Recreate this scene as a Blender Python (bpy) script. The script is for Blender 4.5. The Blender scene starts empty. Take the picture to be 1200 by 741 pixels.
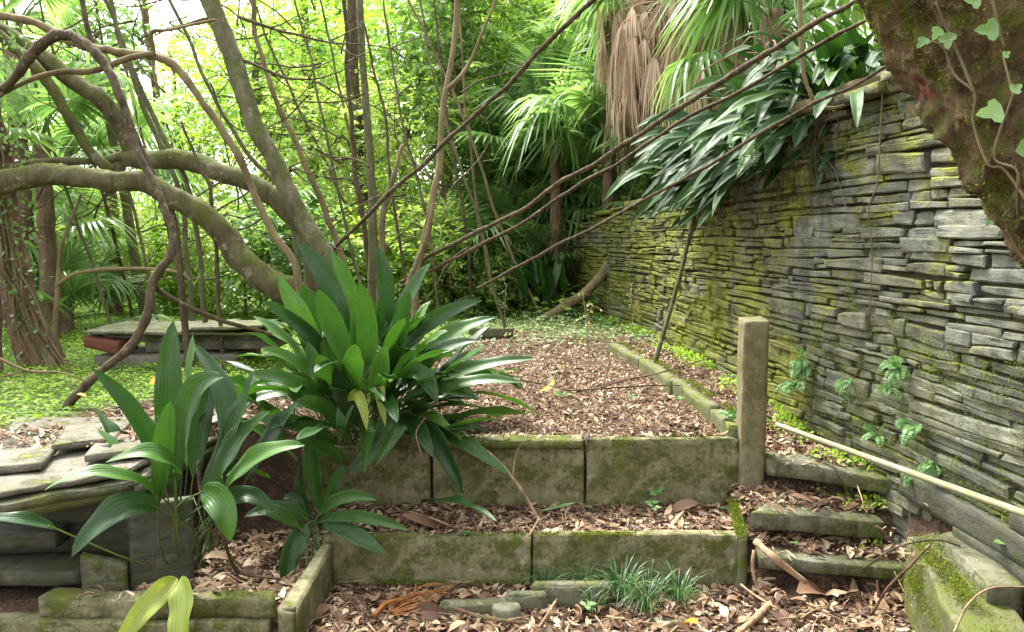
import bpy, math, random
import numpy as np
from mathutils import Vector, Matrix

# ------------------------------------------------------------------ basics
R = math.radians
SC = bpy.context.scene
COL = SC.collection
CAM_H = 1.45
PITCH = math.atan(90.5 / 867.0)
cp, sp = math.cos(PITCH), math.sin(PITCH)


def ray(px, py):
    u = (px - 600) / 867.0
    v = (370.5 - py) / 867.0
    return np.array([u, cp + v * sp, -sp + v * cp])


def AY(px, py, y):            # point on the sight line at distance y
    d = ray(px, py)
    return np.array([0, 0, CAM_H]) + d * (y / d[1])


def AZ(px, py, z):            # point on the sight line at height z
    d = ray(px, py)
    return np.array([0, 0, CAM_H]) + d * ((z - CAM_H) / d[2])


# ------------------------------------------------------------------ noise
def _hash(i, j, k):
    n = (i * 374761393 + j * 668265263 + k * 2147483647 + 1013904223) & 0xffffffff
    n = ((n ^ (n >> 13)) * 1274126177) & 0xffffffff
    n = n ^ (n >> 16)
    return (n & 0xffff) / 65535.0


def vnoise(p):
    p = np.asarray(p, float)
    f0 = np.floor(p)
    f = p - f0
    f = f * f * (3 - 2 * f)
    i = f0.astype(np.int64)
    r = 0
    for a in (0, 1):
        for b in (0, 1):
            for c in (0, 1):
                w = (f[..., 0] if a else 1 - f[..., 0]) * (f[..., 1] if b else 1 - f[..., 1]) * (f[..., 2] if c else 1 - f[..., 2])
                r = r + w * _hash(i[..., 0] + a, i[..., 1] + b, i[..., 2] + c)
    return r


def fbm(p, octv=4):
    p = np.asarray(p, float)
    r, a, t = 0, 1.0, 0
    for o in range(octv):
        r = r + a * vnoise(p * (2 ** o) + 17.3 * o)
        t += a
        a *= .5
    return r / t * 2 - 1


def n2(x, y, s=1.0, octv=3, seed=0.0):
    x, y = np.broadcast_arrays(np.asarray(x, float), np.asarray(y, float))
    return fbm(np.stack([x * s, y * s, np.full(x.shape, seed + .5)], -1), octv)


def sstep(a, b, x):
    t = np.clip((x - a) / (b - a), 0, 1)
    return t * t * (3 - 2 * t)


# ------------------------------------------------------------------ geometry container
class Geo:
    def __init__(s):
        s.V, s.Q, s.T, s.A, s.U = [], [], [], [], []
        s.n = 0

    def add(s, V, Q=None, T=None, var=0.5, uv=None):
        V = np.asarray(V, float).reshape(-1, 3)
        if Q is not None and len(Q):
            s.Q.append(np.asarray(Q, np.int64).reshape(-1, 4) + s.n)
        if T is not None and len(T):
            s.T.append(np.asarray(T, np.int64).reshape(-1, 3) + s.n)
        s.V.append(V)
        s.A.append(np.broadcast_to(np.asarray(var, float), (len(V),)).copy())
        s.U.append(np.zeros((len(V), 2)) if uv is None else np.asarray(uv, float).reshape(-1, 2))
        s.n += len(V)
        return s

    def mesh(s, name, mat, smooth=True, origin=(0, 0, 0)):
        V = np.concatenate(s.V) - np.asarray(origin, float)
        me = bpy.data.meshes.new(name)
        me.vertices.add(len(V))
        me.vertices.foreach_set('co', V.astype(np.float32).ravel())
        Q = np.concatenate(s.Q) if s.Q else np.zeros((0, 4), int)
        T = np.concatenate(s.T) if s.T else np.zeros((0, 3), int)
        li = np.concatenate([Q.ravel(), T.ravel()]).astype(np.int32)
        me.loops.add(len(li))
        me.loops.foreach_set('vertex_index', li)
        st = np.concatenate([np.arange(len(Q)) * 4, len(Q) * 4 + np.arange(len(T)) * 3]).astype(np.int32)
        me.polygons.add(len(st))
        me.polygons.foreach_set('loop_start', st)
        me.polygons.foreach_set('use_smooth', np.full(len(st), bool(smooth)))
        me.update(calc_edges=True)
        a = me.attributes.new('var', 'FLOAT', 'POINT')
        a.data.foreach_set('value', np.concatenate(s.A).astype(np.float32))
        uvl = me.uv_layers.new(name='UVMap')
        U = np.concatenate(s.U)[li]
        uvl.data.foreach_set('uv', U.astype(np.float32).ravel())
        me.materials.append(mat)
        me.validate()
        return me


def tag(o, label=None, cat=None, group=None, kind=None):
    if label: o['label'] = label
    if cat: o['category'] = cat
    if group: o['group'] = group
    if kind: o['kind'] = kind
    return o


def thing(name, label, cat, loc=(0, 0, 0), group=None):
    o = bpy.data.objects.new(name, None)
    COL.objects.link(o)
    o.location = [float(c) for c in loc]
    o.empty_display_size = .1
    return tag(o, label, cat, group)


def part(name, geo, mat, parent, smooth=True, local=False):
    org = (0, 0, 0) if (parent is None or local) else np.array(parent.matrix_basis.translation)
    if parent is not None and parent.parent is not None and not local:
        org = org + np.array(parent.parent.matrix_basis.translation)
    o = bpy.data.objects.new(name, geo.mesh(name, mat, smooth, org))
    COL.objects.link(o)
    o.parent = parent
    return o


def single(name, geo, mat, label=None, cat=None, group=None, kind=None, smooth=True, origin=None):
    """a thing that is one mesh; its origin sits at its base"""
    V = np.concatenate(geo.V)
    if origin is None:
        origin = np.array([V[:, 0].mean(), V[:, 1].mean(), V[:, 2].min()])
        if kind == 'structure': origin = np.zeros(3)
    o = bpy.data.objects.new(name, geo.mesh(name, mat, smooth, origin))
    COL.objects.link(o)
    o.location = [float(c) for c in origin]
    return tag(o, label, cat, group, kind)


def copy_tree(o, parent=None):
    c = o.copy()
    COL.objects.link(c)
    c.parent = parent
    for ch in list(o.children):
        copy_tree(ch, c)
    return c


def norm(v):
    v = np.asarray(v, float)
    return v / (np.linalg.norm(v, axis=-1, keepdims=True) + 1e-12)


# ------------------------------------------------------------------ shapes
def catmull(P, m):
    P = np.asarray(P, float)
    if len(P) == 2:
        t = np.linspace(0, 1, m)[:, None]
        return P[0] * (1 - t) + P[1] * t
    E = np.vstack([2 * P[0] - P[1], P, 2 * P[-1] - P[-2]])
    n = len(P) - 1
    u = np.linspace(0, n - 1e-6, m)
    i = u.astype(int)
    t = (u - i)[:, None]
    a, b, c, d = E[i], E[i + 1], E[i + 2], E[i + 3]
    return .5 * (2 * b + (c - a) * t + (2 * a - 5 * b + 4 * c - d) * t * t + (3 * b - a - 3 * c + d) * t ** 3)


def tube(g, pts, rad, seg=8, m=None, rough=0.0, nscale=8.0, var=.5, wob=0.0, seed=0, caps=True):
    """swept limb: pts control points, rad control radii (same count or 2)"""
    pts = np.asarray(pts, float)
    if m is None:
        L = np.linalg.norm(np.diff(pts, axis=0), axis=1).sum()
        m = max(4, len(pts) * 4, int(L / .08))
        m = min(m, 90)
    C = catmull(pts, m)
    rad = np.atleast_1d(np.asarray(rad, float))
    r = np.interp(np.linspace(0, 1, m), np.linspace(0, 1, len(rad)), rad) if len(rad) > 1 else np.full(m, rad[0])
    if wob:
        tt = np.linspace(0, 1, m)
        q = C * 3.0
        off = np.stack([fbm(q + seed + 10 * k, 2) for k in range(3)], -1)
        C = C + off * wob * np.minimum(1, np.minimum(tt, 1) * 6)[:, None]
    Tn = norm(np.gradient(C, axis=0))
    ref = np.array([0, 0, 1.]) if abs(Tn[0][2]) < .9 else np.array([1., 0, 0])
    N = np.zeros_like(C)
    N[0] = norm(np.cross(Tn[0], ref))
    for i in range(1, m):
        v = N[i - 1] - Tn[i] * np.dot(N[i - 1], Tn[i])
        N[i] = norm(v)
    B = np.cross(Tn, N)
    a = np.linspace(0, 2 * np.pi, seg, endpoint=False)
    dirs = np.cos(a)[None, :, None] * N[:, None] + np.sin(a)[None, :, None] * B[:, None]
    V = C[:, None] + dirs * r[:, None, None]
    if rough:
        d = fbm(V * nscale + seed, 4)
        V = V + dirs * (d * rough * r[:, None])[..., None]
    V = V.reshape(-1, 3)
    i, j = np.meshgrid(np.arange(m - 1), np.arange(seg), indexing='ij')
    j2 = (j + 1) % seg
    Q = np.stack([i * seg + j, i * seg + j2, (i + 1) * seg + j2, (i + 1) * seg + j], -1).reshape(-1, 4)
    L = np.concatenate([[0], np.cumsum(np.linalg.norm(np.diff(C, axis=0), axis=1))])
    uv = np.stack(np.broadcast_arrays((a / (2 * np.pi))[None, :], L[:, None]), -1).reshape(-1, 2)
    T = []
    if caps:
        V = np.vstack([V, C[0] - Tn[0] * r[0] * .2, C[-1] + Tn[-1] * r[-1] * .3])
        uv = np.vstack([uv, [0, 0], [0, L[-1]]])
        k0, k1 = m * seg, m * seg + 1
        for q in range(seg):
            T.append([k0, (q + 1) % seg, q])
            T.append([k1, (m - 1) * seg + q, (m - 1) * seg + (q + 1) % seg])
    g.add(V, Q, T, var, uv)
    return C


def slab(g, corners, z0, z1, rough=.004, res=.022, seed=0, edge=.003, var=.5, tilt=None):
    """a stone or concrete slab: 4 plan corners (ccw), bottom and top heights (scalars or 4 values);
    subdivided, rounded along its edges and weathered"""
    c = np.asarray(corners, float)
    z0 = np.broadcast_to(np.asarray(z0, float), 4)
    z1 = np.broadcast_to(np.asarray(z1, float), 4)
    A = np.array([[*c[k], z0[k]] for k in range(4)])
    Bt = np.array([[*c[k], z1[k]] for k in range(4)])
    Lx = max(np.linalg.norm(c[1] - c[0]), np.linalg.norm(c[2] - c[3]))
    Ly = max(np.linalg.norm(c[3] - c[0]), np.linalg.norm(c[2] - c[1]))
    Lz = np.max(z1 - z0)

    def ticks(L):
        e = min(edge / max(L, 1e-6), .2)
        n = int(np.clip(L / res, 1, 60))
        return np.unique(np.concatenate([[0, e, 1 - e, 1], np.linspace(e, 1 - e, n + 1)]))
    tx, ty, tz = ticks(Lx), ticks(Ly), ticks(Lz)

    def P(u, v, w):
        u, v, w = [np.asarray(t)[..., None] for t in np.broadcast_arrays(u, v, w)]
        lo = A[0] * (1 - u) * (1 - v) + A[1] * u * (1 - v) + A[2] * u * v + A[3] * (1 - u) * v
        hi = Bt[0] * (1 - u) * (1 - v) + Bt[1] * u * (1 - v) + Bt[2] * u * v + Bt[3] * (1 - u) * v
        return lo * (1 - w) + hi * w
    cen = P(.5, .5, .5)

    def inset(u, v, w):
        # chamfer: verts on outermost edges are pulled in
        p = P(u, v, w)
        s = ((u == 0) | (u == 1)).astype(int) + ((v == 0) | (v == 1)).astype(int) + ((w == 0) | (w == 1)).astype(int)
        u2 = np.where((s >= 2) & (u == 0), tx[1] * .6, np.where((s >= 2) & (u == 1), 1 - tx[1] * .6, u))
        v2 = np.where((s >= 2) & (v == 0), ty[1] * .6, np.where((s >= 2) & (v == 1), 1 - ty[1] * .6, v))
        w2 = np.where((s >= 2) & (w == 0), tz[1] * .6, np.where((s >= 2) & (w == 1), 1 - tz[1] * .6, w))
        return P(u2, v2, w2)
    for ax, val in ((0, 0.), (0, 1.), (1, 0.), (1, 1.), (2, 0.), (2, 1.)):
        ts = [tx, ty, tz]
        o = [k for k in range(3) if k != ax]
        a, b = np.meshgrid(ts[o[0]], ts[o[1]], indexing='ij')
        uvw = [None] * 3
        uvw[ax] = np.full(a.shape, val); uvw[o[0]] = a; uvw[o[1]] = b
        V = inset(*uvw)
        d = np.stack([fbm(V * 9 + seed * 3.1 + 31 * k, 4) for k in range(3)], -1)
        d2 = np.stack([fbm(V * 2.2 + seed * 3.1 + 77 * k, 2) for k in range(3)], -1)
        chip = np.clip(fbm(V * 14 + seed, 3) - .12, 0, 1)[..., None] * (((a == 0) | (a == 1) | (b == 0) | (b == 1))[..., None]) * .05
        V = V + d * rough + d2 * rough * 2 + norm(cen - V) * chip
        n, m = a.shape
        i, j = np.meshgrid(np.arange(n - 1), np.arange(m - 1), indexing='ij')
        q = np.stack([i * m + j, (i + 1) * m + j, (i + 1) * m + j + 1, i * m + j + 1], -1).reshape(-1, 4)
        flip = (ax == 1) ^ (val == 0.)
        if flip: q = q[:, ::-1]
        g.add(V.reshape(-1, 3), q, None, var)
    return g


def box_between(g, p0, p1, w, z0, z1, **k):
    p0, p1 = np.asarray(p0[:2], float), np.asarray(p1[:2], float)
    d = norm(p1 - p0)
    n = np.array([-d[1], d[0]]) * w
    return slab(g, [p0, p1, p1 + n, p0 + n], z0, z1, **k)


# leaf templates: x across, y along, z up
SMALL = (np.array([[0, 0, 0], [-.27, .38, .07], [0, .42, 0], [.27, .38, .07], [-.2, .72, .03], [.2, .72, .03], [0, 1, -.1]]),
         np.array([[0, 2, 1], [0, 3, 2], [1, 2, 4], [3, 5, 2], [2, 6, 4], [2, 5, 6]]))
TINY = (np.array([[0, 0, 0], [-.3, .5, .06], [.3, .5, .06], [0, 1, -.06]]), np.array([[0, 2, 1], [1, 2, 3]]))
NARROW = (np.array([[0, 0, 0], [-.13, .35, .03], [.13, .35, .03], [-.1, .7, 0], [.1, .7, 0], [0, 1, -.12]]),
          np.array([[0, 2, 1], [1, 2, 3], [2, 4, 3], [3, 4, 5]]))


def scatter(g, tpl, pos, dirs, nrm, size, var):
    TV, TT = tpl
    pos = np.asarray(pos, float)
    y = norm(dirs)
    x = norm(np.cross(y, nrm))
    z = np.cross(x, y)
    size = np.broadcast_to(np.asarray(size, float), (len(pos),))
    L = TV[None, :, :, None]
    M = np.stack([x, y, z], 1)            # n,3(axis),3
    V = pos[:, None] + size[:, None, None] * np.einsum('kj,njc->nkc', TV, M)
    k = len(TV)
    T = (TT[None] + (np.arange(len(pos)) * k)[:, None, None]).reshape(-1, 3)
    g.add(V.reshape(-1, 3), None, T, np.repeat(np.broadcast_to(var, (len(pos),)), k),
          np.tile(TV[:, :2] + [.5, 0], (len(pos), 1)))


def rdir(rg, n, up=0.0):
    v = rg.normal(size=(n, 3))
    v[:, 2] += up
    return norm(v)


def sprays(g, rg, org, dr, L, n_leaf, size, tpl=SMALL, droop=.3, up=1.2, tw=None, spread=.9):
    """leafy twigs: leaves set alternately along a drooping line"""
    k = len(org)
    t = np.linspace(.15, 1, n_leaf)[None, :, None]
    L = np.broadcast_to(L, (k,))[:, None, None]
    P = org[:, None] + dr[:, None] * t * L
    P[..., 2] -= (droop * (t ** 2) * L)[..., 0]
    side = norm(np.cross(dr, [0, 0, 1.]) + 1e-4)[:, None] * np.where(np.arange(n_leaf) % 2, 1, -1)[None, :, None]
    ld = norm(dr[:, None] * .6 + side * spread + rg.normal(size=(k, n_leaf, 3)) * .35 - np.array([0, 0, .25]))
    nn = norm(rg.normal(size=(k, n_leaf, 3)) * .55 + np.array([0, 0, up]))
    sz = size * rg.uniform(.6, 1.25, (k, n_leaf))
    va = np.clip(rg.uniform(0, 1, (k, 1)) * .7 + rg.uniform(0, .3, (k, n_leaf)), 0, 1)
    scatter(g, tpl, P.reshape(-1, 3), ld.reshape(-1, 3), nn.reshape(-1, 3), sz.ravel(), va.ravel())


def ribbon(g, C, side, up, W, nx=6, fold=.25, ripple=0.0, prof=None, var=.5, seed=0, vbase=0.0):
    """a leaf blade swept along curve C (m,3); side, up (m,3); W full width"""
    m = len(C)
    t = np.linspace(0, 1, m)
    if prof is None:
        w = (t + .004) ** .62 * (1.002 - t) ** .72
        w = w / w.max()
    else:
        w = prof(t)
    u = np.linspace(-1, 1, nx)
    hw = (w * W * .5)[:, None, None]
    z = (fold * np.abs(u)[None, :, None]) * hw
    z = z + (ripple * np.sin(t * 11 + seed))[:, None, None] * u[None, :, None] * hw + (ripple * .7 * np.sin(t * 17 + seed * 2))[:, None, None] * (u ** 2)[None, :, None] * hw
    z = z + (.035 * np.cos(u * 3.14159 * 3))[None, :, None] * hw
    V = C[:, None] + side[:, None] * u[None, :, None] * hw + up[:, None] * z
    i, j = np.meshgrid(np.arange(m - 1), np.arange(nx - 1), indexing='ij')
    Q = np.stack([i * nx + j, i * nx + j + 1, (i + 1) * nx + j + 1, (i + 1) * nx + j], -1).reshape(-1, 4)
    uv = np.stack(np.broadcast_arrays((u * .5 + .5)[None, :], t[:, None]), -1).reshape(-1, 2)
    g.add(V.reshape(-1, 3), Q, None, var, uv)


def bez(p0, p1, p2, m):
    t = np.linspace(0, 1, m)[:, None]
    return p0 * (1 - t) ** 2 + 2 * p1 * t * (1 - t) + p2 * t * t


# ------------------------------------------------------------------ materials
class M:
    def __init__(s, name):
        s.m = bpy.data.materials.new(name)
        s.m.use_nodes = True
        s.t = s.m.node_tree
        s.t.nodes.clear()
        s.out = s.t.nodes.new('ShaderNodeOutputMaterial')
        s.co = s.t.nodes.new('ShaderNodeTexCoord').outputs['Object']

    def L(s, a, b): s.t.links.new(a, b)

    def setin(s, sock, v):
        if isinstance(v, bpy.types.NodeSocket): s.L(v, sock)
        elif isinstance(v, (tuple, list)) and len(v) == 3 and sock.type == 'RGBA': sock.default_value = (*v, 1)
        else: sock.default_value = v

    def stretch(s, sx, sy, sz, vec=None):
        n = s.t.nodes.new('ShaderNodeMapping')
        n.inputs['Scale'].default_value = (sx, sy, sz)
        s.L(vec or s.co, n.inputs['Vector'])
        return n.outputs[0]

    def noise(s, scale, detail=5, rough=.55, vec=None, dist=0.0):
        n = s.t.nodes.new('ShaderNodeTexNoise')
        n.inputs['Scale'].default_value = scale
        n.inputs['Detail'].default_value = detail
        n.inputs['Roughness'].default_value = rough
        n.inputs['Distortion'].default_value = dist
        s.L(vec or s.co, n.inputs['Vector'])
        return n.outputs['Fac']

    def voro(s, scale, vec=None, feature='F1'):
        n = s.t.nodes.new('ShaderNodeTexVoronoi')
        n.feature = feature
        n.inputs['Scale'].default_value = scale
        s.L(vec or s.co, n.inputs['Vector'])
        return n.outputs['Distance']

    def ramp(s, fac, stops):
        n = s.t.nodes.new('ShaderNodeValToRGB')
        e = n.color_ramp.elements
        while len(e) < len(stops): e.new(.5)
        for k, (p, c) in enumerate(stops):
            e[k].position = p
            e[k].color = (*c, 1) if isinstance(c, (tuple, list)) else (c, c, c, 1)
        s.L(fac, n.inputs[0])
        return n.outputs[0]

    def mix(s, f, a, b, mode='MIX'):
        n = s.t.nodes.new('ShaderNodeMix')
        n.data_type = 'RGBA'
        n.blend_type = mode
        s.setin(n.inputs['Factor'], f)
        s.setin(n.inputs[6], a); s.setin(n.inputs[7], b)
        return n.outputs[2]

    def math(s, op, a, b=0.0, c=None):
        n = s.t.nodes.new('ShaderNodeMath')
        n.operation = op
        s.setin(n.inputs[0], a); s.setin(n.inputs[1], b)
        if c is not None: s.setin(n.inputs[2], c)
        return n.outputs[0]

    def attr(s, name='var'):
        n = s.t.nodes.new('ShaderNodeAttribute')
        n.attribute_name = name
        return n.outputs['Fac']

    def objrand(s):
        return s.t.nodes.new('ShaderNodeObjectInfo').outputs['Random']

    def uv(s):
        n = s.t.nodes.new('ShaderNodeTexCoord')
        return n.outputs['UV']

    def normz(s):
        g = s.t.nodes.new('ShaderNodeNewGeometry')
        x = s.t.nodes.new('ShaderNodeSeparateXYZ')
        s.L(g.outputs['Normal'], x.inputs[0])
        return x.outputs['Z']

    def bump(s, h, strength=.5, dist=.01, nrm=None):
        n = s.t.nodes.new('ShaderNodeBump')
        n.inputs['Strength'].default_value = strength
        n.inputs['Distance'].default_value = dist
        s.L(h, n.inputs['Height'])
        if nrm is not None: s.L(nrm, n.inputs['Normal'])
        return n.outputs[0]

    def finish(s, col, rough=.8, nrm=None, spec=.3, trans=0.0, tcol=None, coat=0.0):
        p = s.t.nodes.new('ShaderNodeBsdfPrincipled')
        s.setin(p.inputs['Base Color'], col)
        s.setin(p.inputs['Roughness'], rough)
        s.setin(p.inputs['Specular IOR Level'], spec)
        if coat: p.inputs['Coat Weight'].default_value = coat; p.inputs['Coat Roughness'].default_value = .25
        if nrm is not None: s.L(nrm, p.inputs['Normal'])
        o = p.outputs[0]
        if trans:
            tr = s.t.nodes.new('ShaderNodeBsdfTranslucent')
            s.setin(tr.inputs['Color'], tcol if tcol is not None else col)
            if nrm is not None: s.L(nrm, tr.inputs['Normal'])
            mx = s.t.nodes.new('ShaderNodeMixShader')
            mx.inputs[0].default_value = trans
            s.L(o, mx.inputs[1]); s.L(tr.outputs[0], mx.inputs[2])
            o = mx.outputs[0]
        s.L(o, s.out.inputs[0])
        return s.m


def mat_leaf(name, cols, rough=.4, trans=.35, tmul=1.7, spec=.4, ribs=0.0, obj=.25, blotch=None, spread=6, dust=False):
    """cols: ramp stops over the per-leaf value"""
    s = M(name)
    v = s.attr('var')
    v = s.math('ADD', v, s.math('MULTIPLY', s.math('SUBTRACT', s.objrand(), .5), obj))
    n = s.noise(spread, 3)
    v = s.math('ADD', v, s.math('MULTIPLY', s.math('SUBTRACT', n, .5), .3))
    c = s.ramp(v, cols)
    nrm = None
    rg = rough
    if ribs:
        w = s.t.nodes.new('ShaderNodeTexWave')
        w.inputs['Scale'].default_value = ribs
        w.inputs['Distortion'].default_value = .6
        w.inputs['Detail'].default_value = 1
        s.L(s.stretch(1, .04, 1, s.uv()), w.inputs['Vector'])
        nrm = s.bump(w.outputs['Fac'], .2, .004)
        c = s.mix(s.math('MULTIPLY', w.outputs['Fac'], .30), c, s.ramp(v, [(p, tuple(x * .55 for x in q)) for p, q in cols]))
        rg = s.ramp(s.noise(25, 4), [(.3, rough * .8), (.7, rough * 1.35)])
    if dust:
        c = s.mix(s.ramp(s.noise(60, 6, .8), [(.60, 0.0), (.68, .55)]), c, (.14, .17, .07))
        c = s.mix(s.ramp(s.noise(7, 6, .8), [(.70, 0.0), (.72, .8)]), c, (.16, .12, .03))
    if blotch:
        c = s.mix(s.ramp(s.noise(14, 5, .7), [(.60, 0.0), (.68, .85)]), c, blotch)
    tc = s.mix(1.0, c, (tmul, tmul * 1.05, tmul * .62), 'MULTIPLY')
    return s.finish(c, rg, nrm, spec, trans, tc)


def mat_bark(name, dark, light, moss=None, mlo=.5, mhi=.6, scale=6, bump=.7, vert=(1, 1, .25), lich=None, flake=None, dist=.02):
    s = M(name)
    v = s.stretch(*vert)
    a = s.noise(scale * 2.2, 8, .65, v)
    b = s.noise(scale * .7, 5, .6)
    c = s.ramp(s.math('ADD', s.math('MULTIPLY', a, .6), s.math('MULTIPLY', b, .4)), [(.36, dark), (.62, light)])
    fine = s.noise(scale * 9, 6, .7)
    c = s.mix(s.math('MULTIPLY', fine, .5), c, s.mix(1.0, c, (.35, .33, .3), 'MULTIPLY'))
    if flake:
        f = s.ramp(s.noise(scale * .55, 3, .5, None, .8), [(.69, 0.0), (.71, .8)])
        c = s.mix(f, c, flake)
    if lich:
        c = s.mix(s.ramp(s.noise(scale * 1.8, 7, .7), [(.58, 0.0), (.64, .8)]), c, lich)
    h = s.math('ADD', a, s.math('MULTIPLY', fine, .4))
    if moss:
        mz = s.math('ADD', s.noise(scale * .8, 8, .7), s.math('MULTIPLY', s.normz(), .13))
        mk = s.ramp(mz, [(mlo, 0.0), (mhi, 1.0)])
        mc = s.mix(fine, moss, tuple(x * .35 for x in moss))
        c = s.mix(mk, c, mc)
    return s.finish(c, .85, s.bump(h, bump, dist), .2)


def mat_stone(name, base, moss=(.13, .15, .02), mlo=.47, mhi=.56, dark=.5, algae=(.16, .15, .07), alo=.4, ahi=.6, scale=3, mtop=.12, light=None, lich=None, varamt=.5, bump=.6, lam=False, stain=None):
    s = M(name)
    n1 = s.noise(scale * 4, 8, .68)
    n2_ = s.noise(scale * 22, 6, .7)
    c = s.ramp(n1, [(.3, tuple(x * dark for x in base)), (.68, base)])
    c = s.mix(varamt, c, s.ramp(s.attr('var'), [(0, tuple(x * .45 for x in base)), (1, tuple(min(1, x * 1.5) for x in base))]), 'MIX')
    c = s.mix(s.math('MULTIPLY', n2_, .55), c, s.mix(1.0, c, (.4, .4, .38), 'MULTIPLY'))
    if light:
        c = s.mix(s.ramp(s.noise(scale * 2.6, 8, .75), [(.56, 0.0), (.63, .8)]), c, light)
    a = s.ramp(s.noise(scale * 1.3, 8, .72, None, .5), [(alo, 0.0), (ahi, 1.0)])
    c = s.mix(s.math('MULTIPLY', a, .85), c, s.mix(n2_, algae, tuple(x * .45 for x in algae)))
    mz = s.math('ADD', s.noise(scale * 1.9, 9, .74, s.stretch(1, 1, 1.3)), s.math('MULTIPLY', s.normz(), mtop))
    if lam:
        sx = s.t.nodes.new('ShaderNodeSeparateXYZ'); s.L(s.co, sx.inputs[0])
        mz = s.math('ADD', mz, s.ramp(s.math('MULTIPLY', sx.outputs['Y'], .2), [(.08, 0.0), (.45, .10 if name == 'slate_wall' else 0.0)]))
    mk = s.ramp(mz, [(mlo, 0.0), (mhi, 1.0)])
    mc = s.mix(s.noise(scale * 30, 4, .7), tuple(x * 1.35 for x in moss), tuple(x * .35 for x in moss))
    c = s.mix(mk, c, mc)
    if lich:
        c = s.mix(s.ramp(s.noise(scale * 2.3, 8, .75, s.stretch(1, 1, 1.01)), [(.6, 0.0), (.66, .9)]), c, lich)
    if lam:
        lm = s.noise(5, 7, .75, s.stretch(1, 1, 7))
        c = s.mix(s.ramp(lm, [(.38, .55), (.50, 0.0)]), c, s.mix(1.0, c, (.30, .30, .30), 'MULTIPLY'))
        n1 = s.math('ADD', n1, s.math('MULTIPLY', lm, 1.2))
    if stain:
        st = s.noise(scale * 3.2, 9, .8, s.stretch(1, 1, .7), .3)
        c = s.mix(s.ramp(st, [(.47, 0.0), (.60, .8)]), c, stain)
    h = s.math('ADD', s.math('ADD', n1, s.math('MULTIPLY', n2_, .5)), s.math('MULTIPLY', mk, .4))
    return s.finish(c, .82, s.bump(h, bump, .012), .25)


MAT = {}
MAT['litter'] = None


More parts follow.
